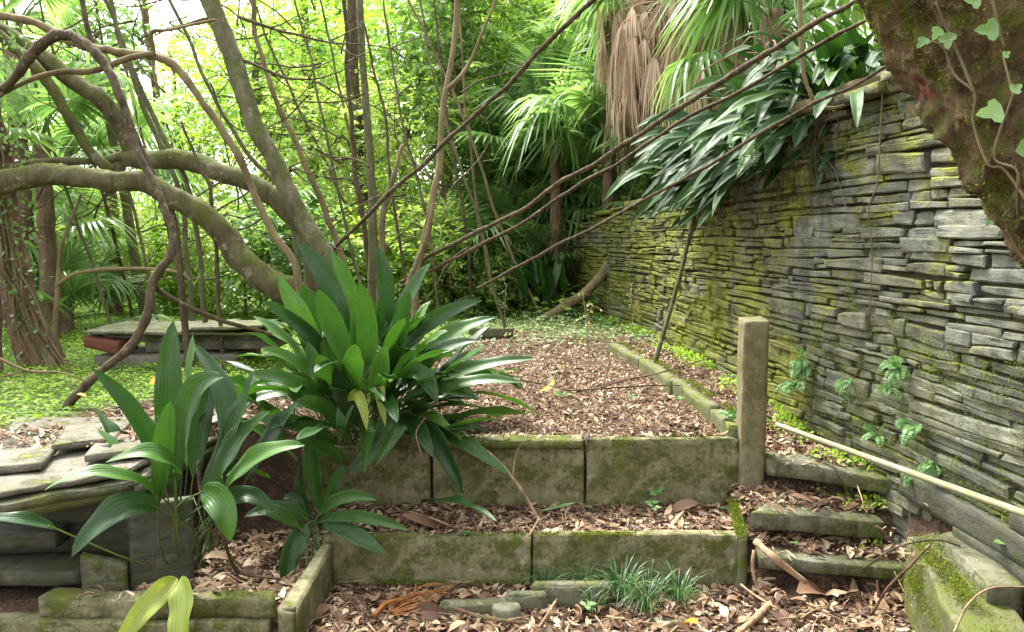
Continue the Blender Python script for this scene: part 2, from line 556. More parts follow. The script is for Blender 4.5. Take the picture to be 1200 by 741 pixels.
def mk_materials():
    s = M('leaf_litter')
    v = s.attr('var')
    n = s.noise(40, 4, .7)
    vv = s.math('ADD', v, s.math('MULTIPLY', s.math('SUBTRACT', n, .5), .18))
    c = s.ramp(vv, [(0, (.028, .016, .010)), (.2, (.085, .042, .024)), (.42, (.18, .105, .06)), (.62, (.27, .17, .095)), (.8, (.35, .25, .15)), (1, (.48, .39, .27))])
    MAT['litter'] = s.finish(c, .62, s.bump(s.noise(160, 3), .3, .003), .35, .12)
    s = M('soil_surface')
    n1 = s.noise(9, 8, .7); nf = s.noise(70, 5, .75)
    c = s.ramp(s.math('ADD', s.math('MULTIPLY', n1, .4), s.math('MULTIPLY', nf, .6)), [(.34, (.018, .012, .008)), (.5, (.07, .042, .027)), (.66, (.22, .14, .09))])
    # leaf mould is brown near the steps, green woodland floor further off
    g = s.t.nodes.new('ShaderNodeNewGeometry'); x = s.t.nodes.new('ShaderNodeSeparateXYZ'); s.L(g.outputs['Position'], x.inputs[0])
    far = s.math('ADD', s.math('MULTIPLY', x.outputs['Y'], .2), s.math('MULTIPLY', s.noise(1.3, 5), .8))
    c = s.mix(s.ramp(far, [(.42, 0.0), (.75, 1.0)]) if False else s.attr('var'), c, s.ramp(nf, [(.35, (.04, .06, .015)), (.65, (.12, .17, .035))]))
    MAT['soil'] = s.finish(c, .9, s.bump(nf, .8, .02), .2)

    # foliage
    MAT['bg_leaf'] = mat_leaf('woodland_leaf', [(0, (.07, .14, .022)), (.3, (.13, .24, .03)), (.65, (.23, .35, .045)), (1, (.38, .47, .13))], .42, .5, 1.7, .45)
    MAT['bg_leaf_dark'] = mat_leaf('glossy_woodland_leaf', [(0, (.06, .12, .03)), (.45, (.13, .23, .06)), (1, (.26, .37, .13))], .32, .42, 1.7, .6)
    MAT['bg_leaf_pale'] = mat_leaf('pale_woodland_leaf', [(0, (.15, .24, .05)), (.5, (.28, .38, .09)), (1, (.46, .54, .20))], .45, .5, 1.5, .4)
    MAT['aspi'] = mat_leaf('cast_iron_leaf', [(0, (.008, .030, .006)), (.4, (.018, .057, .009)), (.75, (.036, .10, .012)), (1, (.09, .195, .02))], .36, .16, 2.4, .36, ribs=2.6, obj=.06, spread=5, dust=True)
    MAT['aspi_wall'] = mat_leaf('wall_top_leaf', [(0, (.008, .030, .006)), (.5, (.018, .058, .009)), (1, (.05, .12, .014))], .48, .12, 2.2, .22, ribs=2.6, obj=.06, spread=5, dust=True)
    MAT['aspi_yellow'] = mat_leaf('yellowing_leaf', [(0, (.07, .16, .02)), (1, (.30, .36, .05))], .42, .25, 1.5, .5, ribs=2.4, obj=0, blotch=(.40, .36, .06))
    MAT['stalk'] = mat_leaf('leaf_stalk', [(0, (.03, .06, .02)), (1, (.12, .17, .04))], .5, .1, 1.3, .3)
    MAT['palm'] = mat_leaf('fan_palm_leaf', [(0, (.06, .14, .04)), (.5, (.14, .24, .075)), (1, (.29, .40, .19))], .32, .45, 1.6, .6)
    MAT['cover'] = mat_leaf('ground_cover_leaf', [(0, (.10, .20, .02)), (.5, (.20, .34, .025)), (1, (.34, .48, .05))], .5, .4, 1.5, .3)
    MAT['silver_cover'] = mat_leaf('pale_ground_cover', [(0, (.12, .19, .08)), (.6, (.22, .32, .13)), (1, (.36, .46, .24))], .5, .3, 1.4, .3)
    MAT['grass'] = mat_leaf('mondo_grass_blade', [(0, (.02, .06, .025)), (.6, (.055, .12, .03)), (1, (.15, .24, .08))], .4, .2, 1.5, .4)
    MAT['fern'] = mat_leaf('fern_frond', [(0, (.05, .13, .035)), (1, (.15, .29, .09))], .5, .35, 1.5, .3)
    MAT['ivy'] = mat_leaf('ivy_leaf', [(0, (.06, .16, .04)), (1, (.22, .35, .13))], .4, .3, 1.4, .4)
    MAT['yleaf'] = mat_leaf('fallen_yellow_leaf', [(0, (.50, .34, .03)), (1, (.75, .52, .05))], .5, .25, 1.2, .3, obj=0)
    MAT['oleaf'] = mat_leaf('fallen_orange_leaf', [(0, (.60, .20, .01)), (1, (.75, .30, .02))], .5, .25, 1.2, .3, obj=0)
    MAT['dead'] = mat_leaf('dead_palm_leaf', [(0, (.16, .10, .06)), (.5, (.38, .26, .17)), (1, (.62, .48, .36))], .6, .2, 1.2, .3)
    # wood
    MAT['moss_bark'] = mat_bark('mossy_bark', (.045, .04, .02), (.17, .15, .08), (.10, .125, .018), .48, .60, 7, bump=1.0, lich=(.21, .20, .14))
    MAT['vine'] = mat_bark('vine_bark', (.035, .027, .014), (.15, .115, .065), None, scale=16, bump=1.0, lich=(.2, .18, .12))
    MAT['tan_bark'] = mat_bark('tan_bark', (.085, .065, .032), (.24, .19, .10), (.15, .17, .05), .6, .72, 8, bump=.4)
    MAT['green_bark'] = mat_bark('green_grey_bark', (.07, .066, .035), (.18, .168, .095), (.10, .125, .03), .5, .62, 8, bump=1.0, lich=(.23, .22, .16))
    MAT['brown_bark'] = mat_bark('flaking_brown_bark', (.05, .028, .018), (.26, .15, .095), (.12, .14, .04), .62, .7, 9, bump=1.0, lich=(.25, .24, .16))
    MAT['big_bark'] = mat_bark('rugged_mossy_bark', (.035, .022, .012), (.27, .18, .09), (.13, .135, .018), .47, .55, 13, bump=1.0, vert=(1, 1, .6), flake=(.20, .065, .03), dist=.04, lich=(.30, .25, .15))
    MAT['fibre'] = mat_bark('palm_fibre', (.10, .065, .04), (.26, .18, .12), None, scale=16, bump=1.0, vert=(1, 1, .08))
    MAT['stick'] = mat_bark('dead_stick', (.15, .09, .05), (.46, .32, .2), None, scale=18, bump=.5)
    MAT['root'] = mat_bark('orange_root', (.16, .06, .02), (.48, .21, .07), None, scale=22, bump=.5)
    # stone
    MAT['slate'] = mat_stone('slate_wall', (.21, .22, .175), moss=(.19, .205, .028), mlo=.515, mhi=.58, algae=(.20, .195, .075), alo=.42, ahi=.58, scale=.8, mtop=.05, light=(.30, .31, .25), lich=(.30, .21, .04), bump=1.0, lam=True, stain=(.055, .06, .05))
    MAT['concrete'] = mat_stone('mossy_concrete', (.29, .26, .16), moss=(.10, .125, .015), mlo=.525, mhi=.59, algae=(.15, .155, .045), alo=.40, ahi=.62, scale=4, mtop=.03, light=(.42, .36, .26), stain=(.055, .06, .02))
    MAT['timber'] = mat_stone('weathered_slab', (.20, .20, .14), moss=(.12, .15, .02), mlo=.53, mhi=.62, algae=(.15, .15, .06), alo=.42, ahi=.60, scale=4, mtop=.03, light=(.30, .28, .2), stain=(.04, .042, .02), lam=True)
    MAT['postmat'] = mat_stone('weathered_post', (.26, .235, .145), moss=(.11, .12, .02), mlo=.57, mhi=.66, algae=(.19, .17, .06), alo=.42, ahi=.64, scale=3.5, mtop=.05, light=(.40, .34, .22), stain=(.10, .08, .035))
    MAT['mossy'] = mat_stone('thick_moss_stone', (.20, .19, .14), moss=(.10, .125, .018), mlo=.50, mhi=.60, algae=(.11, .12, .03), alo=.36, ahi=.58, scale=4, mtop=.05)
    MAT['slate_top'] = mat_stone('pale_slate', (.22, .20, .165), moss=(.15, .18, .02), mlo=.57, mhi=.64, algae=(.15, .14, .08), alo=.45, ahi=.62, scale=4, mtop=.02, light=(.32, .29, .23), stain=(.09, .085, .05), bump=1.0)
    MAT['dark_shaded'] = mat_stone('dark_shaded_slate', (.10, .10, .08), moss=(.07, .08, .015), mlo=.56, mhi=.64, algae=(.07, .075, .03), alo=.42, ahi=.62, scale=4, mtop=.02, light=(.14, .13, .10), lam=True)  # recess shade of the slab heap put into the colour; footing slate simply dark
    MAT['core'] = mat_stone('wall_core', (.06, .055, .04), moss=(.08, .09, .01), mlo=.55, mhi=.65, scale=3)
    MAT['pipe'] = mat_stone('weathered_pipe', (.33, .32, .24), moss=(.25, .25, .05), mlo=.55, mhi=.7, algae=(.30, .27, .12), alo=.45, ahi=.62, scale=5, mtop=0, bump=.2)
    MAT['tile'] = mat_stone('rusty_tile', (.15, .055, .03), moss=(.12, .10, .03), mlo=.62, mhi=.72, algae=(.14, .05, .03), alo=.5, ahi=.7, scale=4)
    MAT['granite'] = mat_stone('round_stone', (.30, .31, .22), moss=(.22, .25, .08), mlo=.6, mhi=.7, scale=6, mtop=0)


mk_materials()

# ------------------------------------------------------------------ light, world, camera
SUN_EL, SUN_AZ = R(58), R(-35)      # behind the trees, from the left
world = bpy.data.worlds.new('World')
SC.world = world
world.use_nodes = True
wt = world.node_tree
bg = wt.nodes['Background']
sky = wt.nodes.new('ShaderNodeTexSky')
sky.sky_type = 'NISHITA'
sky.sun_disc = False
sky.sun_elevation = SUN_EL
sky.sun_rotation = SUN_AZ
sky.air_density = 1.6
sky.dust_density = 4.0
sky.ozone_density = 1.0
hs = wt.nodes.new('ShaderNodeHueSaturation')
hs.inputs['Saturation'].default_value = .12
wt.links.new(sky.outputs[0], hs.inputs['Color'])
wt.links.new(hs.outputs[0], bg.inputs['Color'])
bg.inputs['Strength'].default_value = .15
ld = bpy.data.lights.new('sun', 'SUN')
ld.energy = 2.3
ld.angle = R(14)
ld.color = (1, .95, .86)
lo = bpy.data.objects.new('sun', ld)
COL.objects.link(lo)
sd = Vector((math.sin(SUN_AZ) * math.cos(SUN_EL), math.cos(SUN_AZ) * math.cos(SUN_EL), math.sin(SUN_EL)))
lo.rotation_euler = sd.to_track_quat('Z', 'Y').to_euler()

cam = bpy.data.cameras.new('camera')
cam.lens = 26.01
cam.sensor_width = 36
cam.clip_end = 2000
cam.clip_start = .02
co = bpy.data.objects.new('camera', cam)
COL.objects.link(co)
co.location = (0, 0, CAM_H)
co.rotation_euler = (R(90) - PITCH, 0, 0)
SC.camera = co
SC.render.resolution_x, SC.render.resolution_y = 1024, 632
SC.view_settings.view_transform = 'Standard'
SC.view_settings.look = 'None'
SC.view_settings.exposure = 2.35
SC.view_settings.gamma = 1

# ------------------------------------------------------------------ terrain
WALL = np.array([(1.70, 1.3), (1.68, 2.0), (1.66, 2.4), (1.62, 3.0), (1.53, 3.6), (1.47, 4.2), (1.42, 5.15), (1.29, 6.6), (1.06, 7.9), (.84, 9.15), (.45, 10.6)])


def wx(y): return np.interp(y, WALL[:, 1], WALL[:, 0])


def height(x, y):
    x, y = np.broadcast_arrays(np.asarray(x, float), np.asarray(y, float))
    n = n2(x, y, 2.5, 3) * .03
    S = lambda a, b, v: sstep(a, b, v)
    # terraces in the middle
    hm = .0 + .20 * S(2.99, 3.03, y) + .31 * S(3.39, 3.43, y) + .05 * S(4, 8, y)
    # steps between post and wall
    hs_ = .03 + .125 * S(2.94, 2.97, y + (x - 1.0) * .15) + .13 * S(3.10, 3.13, y + (x - 1.01) * .15) + .13 * S(3.345, 3.375, y + (x - 1.165) * .48) + .12 * S(3.4, 4.3, y) + .04 * S(4.5, 8, y)
    # strip between side block and wall
    hr = np.where(y < 2.95, .36 + .05 * S(2.2, 2.9, y), hs_)
    # left: planter bed, slab heap, litter bank
    hp = .0 + .10 * S(2.56, 2.60, y) + .45 * S(3.30, 3.42, y) + .03 * S(4, 8, y)
    hl = .0 + .05 * S(2.5, 2.6, y) + .52 * S(3.0, 3.3, y) + .03 * S(4, 8, y)
    k = S(.98, 1.06, x)
    h = hm * (1 - k) + hs_ * k
    k = S(1.60, 1.64, x) * (y < 2.95)
    h = h * (1 - k) + hr * k
    k = 1 - S(-.86, -.78, x)
    kk = np.where(y < 3.3, k, 1 - S(-1.4, -.7, x))
    h = h * (1 - kk) + hp * kk
    k = 1 - S(-1.50, -1.40, x)
    h = h * (1 - k) + hl * k
    h = h + n * np.where(y < 3.5, .35, 1)
    # woodland floor undulates and falls away a little
    far = S(7, 14, y)
    h = h + far * (n2(x, y, .25, 3, 4) * .5 - .02 * (y - 8)) * 1.0 * (1 - S(60, 120, y)) - 1.2 * S(25, 60, y)
    # bank retained by the wall
    w = wx(np.minimum(y, 10.4)) - np.maximum(y - 10.4, 0) * .35
    top = np.interp(y, [1, 3, 4.2, 6, 9, 11, 14], [2.1, 2.02, 1.93, 1.78, 1.58, 1.5, 1.45])
    d = x - (w + .17)
    bank = top + np.clip(d, 0, 8) * .42 + n2(x, y, .8, 3, 9) * .12
    # beyond the end of the wall the bank is an earth slope
    soft = S(10.2, 12.5, y)
    kb = np.where(soft > 0, S(-.05 - 1.6 * soft, .05 + 1.8 * soft, d), S(-.04, .06, d))
    h = h * (1 - kb) + bank * kb
    return h


def H(x, y): return float(height(np.array([x]), np.array([y]))[0])


def greenness(x, y):
    """where the woodland floor is green rather than leaf mould"""
    n = n2(x, y, 1.2, 3, 2)
    left = sstep(-.1, .35, (y - np.interp(x, [-4, -2.3, -2.0, -1.4, -.8, 0], [3.25, 3.4, 3.8, 4.6, 5.4, 7.0])) + n * .4) * (x < .1)
    back = sstep(6.3, 7.8, y + n * .9)
    return np.clip(np.maximum(left, back), 0, 1)


def grid_axis(a, b, st, lo, hi):
    core = np.arange(a, b, st)
    out, v, s = [], b, st
    while v < hi:
        out.append(v); s *= 1.12; v += s
    out.append(hi)
    neg, v, s = [], a, st
    while True:
        s *= 1.12; v -= s
        if v < lo: break
        neg.append(v)
    neg.append(lo)
    return np.array(neg[::-1] + list(core) + out)


gx = grid_axis(-4.2, 3.4, .04, -220, 220)
gy = grid_axis(1.4, 10.5, .04, -120, 420)
X, Y = np.meshgrid(gx, gy, indexing='ij')
Z = height(X, Y)
g = Geo()
i, j = np.meshgrid(np.arange(len(gx) - 1), np.arange(len(gy) - 1), indexing='ij')
m = len(gy)
g.add(np.stack([X, Y, Z], -1).reshape(-1, 3), np.stack([i * m + j, (i + 1) * m + j, (i + 1) * m + j + 1, i * m + j + 1], -1).reshape(-1, 4), None, greenness(X, Y).ravel())
single('ground', g, MAT['soil'], 'brown leaf mould and green woodland floor stepping up in terraces', 'ground', kind='structure')

# ------------------------------------------------------------------ slate wall
rg = np.random.default_rng(5)
dl = np.concatenate([[0], np.cumsum(np.linalg.norm(np.diff(WALL, axis=0), axis=1))])
SLEN = dl[-1]


def wpt(s):
    return np.stack([np.interp(s, dl, WALL[:, 0]), np.interp(s, dl, WALL[:, 1])], -1)


def wtop(y): return np.interp(y, [1, 3, 4.2, 6, 9, 11], [2.14, 2.10, 1.99, 1.84, 1.64, 1.55])


g = Geo()
z = .10
NX, NZ = 9, 5
row = 0
ui = np.linspace(0, 1, NX); vi = np.linspace(0, 1, NZ)
ui[1] = .035; ui[-2] = .965; vi[1] = .13; vi[-2] = .87
while z < 2.16:
    hh = rg.choice([.026, .035, .044, .053, .064, .080], p=[.14, .22, .25, .2, .13, .06])
    s = -rg.uniform(0, .3)
    while s < SLEN:
        L = float(np.clip(rg.lognormal(-1.5, .55), .06, .62))
        ycen = wpt(s + L / 2)[1]
        if z > wtop(ycen) - .01 + rg.uniform(-.03, .01):
            s += L; continue
        subs = [(0, 1)]
        if hh > .05 and rg.random() < .45: 
            q = rg.uniform(.35, .65); subs = [(0, q), (q, 1)]
        for a, b in subs:
            h0, h1 = z + hh * a, z + hh * b
            gap = rg.uniform(.003, .007); gv = rg.uniform(.0008, .0036)
            c = rg.uniform(-1, 1, (4,)) * .55 * (h1 - h0)
            sk = rg.uniform(-.016, .016, 2)
            uu, vv = np.meshgrid(ui, vi, indexing='ij')
            S_ = s + gap + uu * (L - 2 * gap) + (sk[0] * (1 - uu) + sk[1] * uu) * (vv - .5)
            wav = n2(S_ * 1.0, np.full_like(S_, row * .35), 1.0, 2, 3) * .03 + n2(S_, np.full_like(S_, z * 9), 9, 2, 3) * .004
            lo_ = h0 + gv + (c[0] * (1 - uu) + c[1] * uu) * .4
            hi_ = h1 - gv + (c[2] * (1 - uu) + c[3] * uu) * .4
            Zz = lo_ + (hi_ - lo_) * vv + wav
            # pinch the ends into irregular corners
            e = np.minimum(uu, 1 - uu)
            Zz = Zz + (vv - .5) * (-(h1 - h0)) * .45 * rg.uniform(-.1, 1) ** 3 * np.exp(-e * 22)
            pr = rg.uniform(-.011, .013) + rg.uniform(-.008, .008) * (uu - .5) * 2
            edge = np.minimum(e * (L / .009), 1) * np.minimum(np.minimum(vv, 1 - vv) * (h1 - h0) / .004, 1)
            dpt = pr + (edge - 1) * .007
            P2 = wpt(S_.ravel()).reshape(*S_.shape, 2)
            # normal of wall pointing to camera side (-x)
            dd = wpt(np.array([s + L / 2 + .05])) - wpt(np.array([s + L / 2 - .05]))
            dd = norm(dd)[0]; nr = np.array([-dd[1], dd[0]])
            rough = fbm(np.stack([S_ * 16, Zz * 30, np.full_like(S_, row)], -1), 3) * .011 + rg.uniform(-.12, .12) * (Zz - h0)
            off = dpt + rough
            V = np.stack([P2[..., 0] + nr[0] * off, P2[..., 1] + nr[1] * off, Zz], -1)
            # side skirts
            ring = [(k, 0) for k in range(NX)] + [(NX - 1, k) for k in range(1, NZ)] + [(k, NZ - 1) for k in range(NX - 2, -1, -1)] + [(0, k) for k in range(NZ - 2, 0, -1)]
            rv = np.array([V[a_, b_] for a_, b_ in ring])
            bk = rv.copy(); bk[:, 0] -= nr[0] * .14; bk[:, 1] -= nr[1] * .14
            nb = len(ring)
            ii, jj = np.meshgrid(np.arange(NX - 1), np.arange(NZ - 1), indexing='ij')
            Q = np.stack([ii * NZ + jj, ii * NZ + jj + 1, (ii + 1) * NZ + jj + 1, (ii + 1) * NZ + jj], -1).reshape(-1, 4)
            ri = np.array([a_ * NZ + b_ for a_, b_ in ring]); bi = NX * NZ + np.arange(nb)
            Q2 = np.stack([ri, np.roll(ri, -1), np.roll(bi, -1), bi], -1)
            g.add(np.vstack([V.reshape(-1, 3), bk]), np.vstack([Q, Q2]), None, np.clip(rg.normal(.5, .26), 0, 1))
        s += L
    z += hh
    row += 1
wall = thing('stone_wall', 'tall dry laid slate wall with yellow green moss along the path', 'wall', (1.6, 3, .1))
part('stonework', g, MAT['slate'], wall, smooth=False)
# rubble core
g = Geo()
ss = np.linspace(0, SLEN, 120)
P = wpt(ss)
dd = norm(np.gradient(P, axis=0)); nr = np.stack([-dd[:, 1], dd[:, 0]], -1)
A0 = P - nr * .035; B0 = P - nr * .30
tz = wtop(P[:, 1]) - .03
V = np.stack([np.c_[A0, np.full(120, -.1)], np.c_[A0, tz], np.c_[B0, tz], np.c_[B0, np.full(120, -.1)]], 1)
i = np.arange(119)
Q = np.concatenate([np.stack([i * 4 + k, i * 4 + k + 1, (i + 1) * 4 + k + 1, (i + 1) * 4 + k], -1) for k in range(3)])
g.add(V.reshape(-1, 3), Q)
part('rubble_core', g, MAT['core'], wall, smooth=False)
# long foot boards of slate at the near base of the wall
g = Geo()
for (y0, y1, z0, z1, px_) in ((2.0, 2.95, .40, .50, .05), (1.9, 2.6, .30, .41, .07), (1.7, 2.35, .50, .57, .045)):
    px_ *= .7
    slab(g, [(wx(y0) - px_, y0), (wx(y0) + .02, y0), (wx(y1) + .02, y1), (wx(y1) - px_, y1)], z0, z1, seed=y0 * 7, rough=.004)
part('footing_slab', g, MAT['dark_shaded'], wall)
# cap stones
g = Geo()
y = 1.4
while y < 8.5:
    L = rg.uniform(.3, .62)
    y1 = y + L - .01
    t = wtop((y + y1) / 2) + .005
    slab(g, [(wx(y) - .03 - rg.uniform(0, .03), y), (wx(y) + .26, y), (wx(y1) + .26, y1), (wx(y1) - .03 - rg.uniform(0, .02), y1)],
         [t + .02 * rg.uniform(-1, 1)] * 4, t + rg.uniform(.03, .05), seed=y, rough=.006, res=.05, var=rg.uniform(.3, .9))
    y += L
part('coping', g, MAT['slate'], wall)

# ------------------------------------------------------------------ retaining slabs, post, steps, kerb
def slabthing(name, label, cat, corners, z0, z1, mat, group=None, **k):
    g = Geo(); slab(g, corners, z0, z1, **k)
    return single(name, g, MAT[mat], label, cat, group)


def fx(px, y): return (px - 600) / 867.0 * (y * cp + 0.0) * 1.0 + 0 if False else AY(px, 640, y)[0]


gr = 'upright slabs edging the lower terrace'
slabthing('retaining_slab', 'long brown mossy slab edging the lower terrace, left of the grass tufts', 'slab', [(fx(378, 2.97), 2.97), (fx(622, 2.97), 2.97), (fx(622, 2.97), 3.025), (fx(378, 2.97), 3.025)], -.1, .212, 'concrete', gr, seed=1)
slabthing('retaining_slab', 'pale mossy slab behind the grass tufts with bright moss on its top edge', 'slab', [(fx(624, 2.97), 2.975), (fx(868, 2.97), 2.975), (fx(868, 2.97), 3.03), (fx(624, 2.97), 3.03)], -.1, .218, 'concrete', gr, seed=2)
slabthing('retaining_slab', 'narrow moss topped end slab running back from lower terrace to post', 'slab', [(.925, 2.93), (.968, 2.93), (1.035, 3.30), (.992, 3.30)], -.08, [.225, .225, .27, .27], 'mossy', gr, seed=3)
gr = 'upright panels edging the upper terrace'
YW = 3.36
for a, b, top, lab in ((355, 505, .48, 'dark panel of the upper terrace edge half hidden under broad leaves'),
                       (507.5, 684, .485, 'middle stained panel of upper terrace edge behind the leaning twig'),
                       (687, 867, .525, 'tall mossy panel of upper terrace edge next to the post')):
    slabthing('terrace_panel', lab, 'slab', [(AY(a, 550, YW)[0], YW), (AY(b, 550, YW)[0], YW), (AY(b, 550, YW)[0], YW + .05), (AY(a, 550, YW)[0], YW + .05)], .1, top, 'concrete', gr, seed=a * .01)
slabthing('coping_strip', 'flat thin coping strip lying on the left and middle panels', 'slab', [(AY(420, 520, YW)[0], YW - .02), (AY(684, 520, YW)[0], YW - .02), (AY(684, 520, YW)[0], YW + .09), (AY(420, 520, YW)[0], YW + .09)], .489, .526, 'concrete', seed=8)
# post
g = Geo()
p0 = AY(869, 500, 3.32)[0]; p1 = AY(898, 500, 3.32)[0]
slab(g, [(p0, 3.32), (p1, 3.32), (p1 + .006, 3.43), (p0 + .006, 3.43)], .12, [1.075, 1.08, 1.09, 1.085], seed=11, rough=.003, edge=.004)
single('post', g, MAT['postmat'], 'square weathered post standing between terrace panel and steps', 'post')
gr = 'three stone steps up to the path'
slabthing('step_slab', 'top step, thin dark slab beside the foot of the post', 'step', [(1.165, 3.27), (1.64, 3.04), (1.66, 3.22), (1.175, 3.42)], [.375, .365, .365, .38], [.437, .43, .435, .45], 'timber', gr, seed=21, rough=.006)
slabthing('step_slab', 'middle step, thick slab with bright moss on its left corner', 'step', [(1.01, 3.04), (1.545, 2.96), (1.55, 3.08), (1.17, 3.17)], [.225, .21, .22, .23], [.30, .278, .29, .31], 'timber', gr, seed=22, rough=.008)
slabthing('step_slab', 'bottom step, low greenish slab below the fallen stick', 'step', [(1.0, 2.89), (1.60, 2.80), (1.61, 2.93), (1.02, 3.0)], [.115, .10, .10, .11], [.165, .15, .155, .165], 'timber', gr, seed=23, rough=.006)
# side block and the flat stone behind it
c0, c1, c2, c3 = AZ(1064, 628, .33), AZ(1118, 620, .33), AZ(1215, 735, .33), AZ(1150, 770, .33)
slabthing('edge_block', 'long moss covered stone block bordering the steps on the right', 'stone block', [c3[:2], c2[:2], c1[:2], c0[:2]], -.05, [.315, .315, .335, .34], 'mossy', seed=31, rough=.012, edge=.006, res=.015)
c0, c1, c2, c3 = AZ(1100, 628, .37), AZ(1132, 620, .37), AZ(1200, 690, .37), AZ(1160, 690, .37)
slabthing('flat_stone', 'thin dark stone leaning behind the mossy block', 'stone', [c3[:2], c2[:2], c1[:2], c0[:2]], .25, .375, 'timber', seed=33, rough=.008)
# kerb along path
g = Geo()
K = [AZ(868, 512, .53), AZ(845, 486, .54), AZ(800, 455, .55), AZ(760, 428, .56), AZ(722, 408, .56)]
for k, w in ((0, .06), (1, .06), (2, .07), (3, .07)):
    a, b = K[k], K[k + 1]
    box_between(g, a + (b - a) * .01, a + (b - a) * .985, -w if False else w, a[2] - .15, [a[2] + .05, b[2] + .045, b[2] + .045, a[2] + .05], seed=k + 40, rough=.009, edge=.006)
single('path_kerb', g, MAT['mossy'], 'low mossy stone kerb dividing upper terrace from wall path', 'kerb')

# planter at lower left
gr = 'slabs of the small planter at lower left'
slabthing('planter_slab', 'worn top slab at the front of the leaf filled planter', 'slab', [(-1.72, 2.56), (fx(322, 2.56), 2.545), (fx(318, 2.6), 2.62), (-1.70, 2.64)], .08, .155, 'concrete', gr, seed=51, rough=.006)
slabthing('planter_slab', 'lower front slab of planter at the bottom left corner', 'slab', [(-2.3, 2.52), (fx(312, 2.54), 2.52), (fx(312, 2.54), 2.60), (-2.3, 2.60)], -.12, .076, 'concrete', gr, seed=52)
slabthing('planter_slab', 'greenish side slab of planter running back to the terrace slab', 'slab', [(fx(322, 2.54), 2.53), (fx(345, 2.5), 2.49), (-.745, 2.965), (-.79, 2.965)], -.1, [.135, .14, .195, .195], 'concrete', gr, seed=53, edge=.012)
# slate roofed heap
heap = thing('slab_heap', 'low stack of pale slate slabs with dark hollow beneath at left edge', 'stone stack', (-2.0, 3.0, .05))
def hp(name, mat, pts, z0, z1, seed, **k):
    g = Geo(); slab(g, pts, z0, z1, seed=seed, **k); part(name, g, MAT[mat], heap)
e0, e1, e2, e3 = AZ(-60, 590, .55)[:2], AZ(150, 553, .55)[:2], AZ(262, 487, .58)[:2], AZ(20, 487, .60)[:2]
hp('top_slab', 'slate_top', [e0, e1, e2, e3], [.527, .527, .552, .562], [.548, .548, .578, .59], 61, rough=.008, res=.025)
e0, e1, e2, e3 = AZ(-60, 610, .5)[:2], AZ(158, 570, .5)[:2], AZ(255, 510, .54)[:2], AZ(0, 520, .55)[:2]
hp('middle_slab', 'timber', [e0, e1, e2, e3], [.490, .490, .51, .52], [.523, .522, .54, .55], 62, rough=.007, res=.04)
e0, e1, e2, e3 = AZ(-80, 628, .46)[:2], AZ(162, 580, .46)[:2], AZ(258, 520, .50)[:2], AZ(0, 540, .5)[:2]
hp('lower_slab', 'mossy', [e0, e1, e2, e3], [.45, .45, .47, .47], [.487, .487, .505, .515], 63, rough=.007, res=.04)
for k, (pa, pb, pc, zz) in enumerate(((60, 135, 500, .62), (100, 180, 512, .605), (-40, 50, 530, .60))):
    q0, q1, q2, q3 = AZ(pa, pc + 22, zz)[:2], AZ(pb, pc + 12, zz)[:2], AZ(pb + 18, pc - 6, zz)[:2], AZ(pa + 20, pc - 2, zz)[:2]
    hp('loose_slab', 'slate_top', [q0, q1, q2, q3], zz - .028, zz, 64 + k, rough=.005)
hp('upright_slab', 'dark_shaded', [(-1.46, 2.72), (-1.25, 2.80), (-1.27, 2.84), (-1.48, 2.76)], .02, .44, 66)
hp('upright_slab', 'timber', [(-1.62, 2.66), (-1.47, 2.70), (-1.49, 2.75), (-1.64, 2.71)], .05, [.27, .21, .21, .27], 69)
hp('back_slab', 'dark_shaded', [(-2.9, 2.95), (-1.4, 2.98), (-1.4, 3.04), (-2.9, 3.02)], .0, .46, 67)  # back and inner slabs coloured darker to stand for shade in the hollow
hp('inner_slab', 'dark_shaded', [(-2.9, 2.72), (-1.66, 2.74), (-1.66, 2.92), (-2.9, 2.92)], .12, .17, 68, rough=.008)
hp('inner_slab', 'dark_shaded', [(-2.9, 2.80), (-1.8, 2.82), (-1.8, 2.92), (-2.9, 2.92)], .22, .29, 70, rough=.008)

# low slab pile at the back left
pile = thing('slab_pile', 'low pile of mossy slabs with a rusty tile, in green ground cover', 'stone stack', (*AZ(210, 425, .6)[:2], .5))
def pl(name, mat, px0, px1, y, dpt, z0, z1, seed, **k):
    g = Geo(); a = AY(px0, 400, y)[0]; b = AY(px1, 400, y)[0]
    slab(g, [(a, y), (b, y + .1), (b, y + .1 + dpt), (a, y + dpt)], z0, z1, seed=seed, **k); part(name, g, MAT[mat], pile)
pl('base_slab', 'slate_top', 108, 270, 4.9, .5, .5, .67, 71)
pl('base_slab', 'timber', 100, 330, 5.0, .5, .4, .58, 78)
pl('wall_slab', 'slate_top', 170, 318, 5.0, .4, .68, .745, 72, rough=.01)
pl('wall_slab', 'timber', 140, 318, 4.99, .4, .75, .79, 73, rough=.01)
pl('top_slab', 'timber', 98, 240, 4.85, .6, .825, .845, 74, rough=.012)
pl('top_slab', 'mossy', 190, 318, 4.88, .55, .80, .823, 75, rough=.012)
pl('wall_slab', 'timber', 225, 300, 4.86, .4, .848, .868, 79, rough=.01)
pl('wall_slab', 'slate_top', 120, 210, 4.93, .4, .795, .822, 80, rough=.01)
g = Geo(); a = AY(98, 400, 4.86)[0]; b = AY(140, 400, 4.86)[0]
slab(g, [(a, 4.86), (b, 4.84), (b, 5.1), (a, 5.1)], [.735, .68, .68, .735], [.81, .765, .765, .81], seed=76)
part('rusty_tile', g, MAT['tile'], pile)

# ------------------------------------------------------------------ leaf litter (nobody could count it)
rg = np.random.default_rng(11)


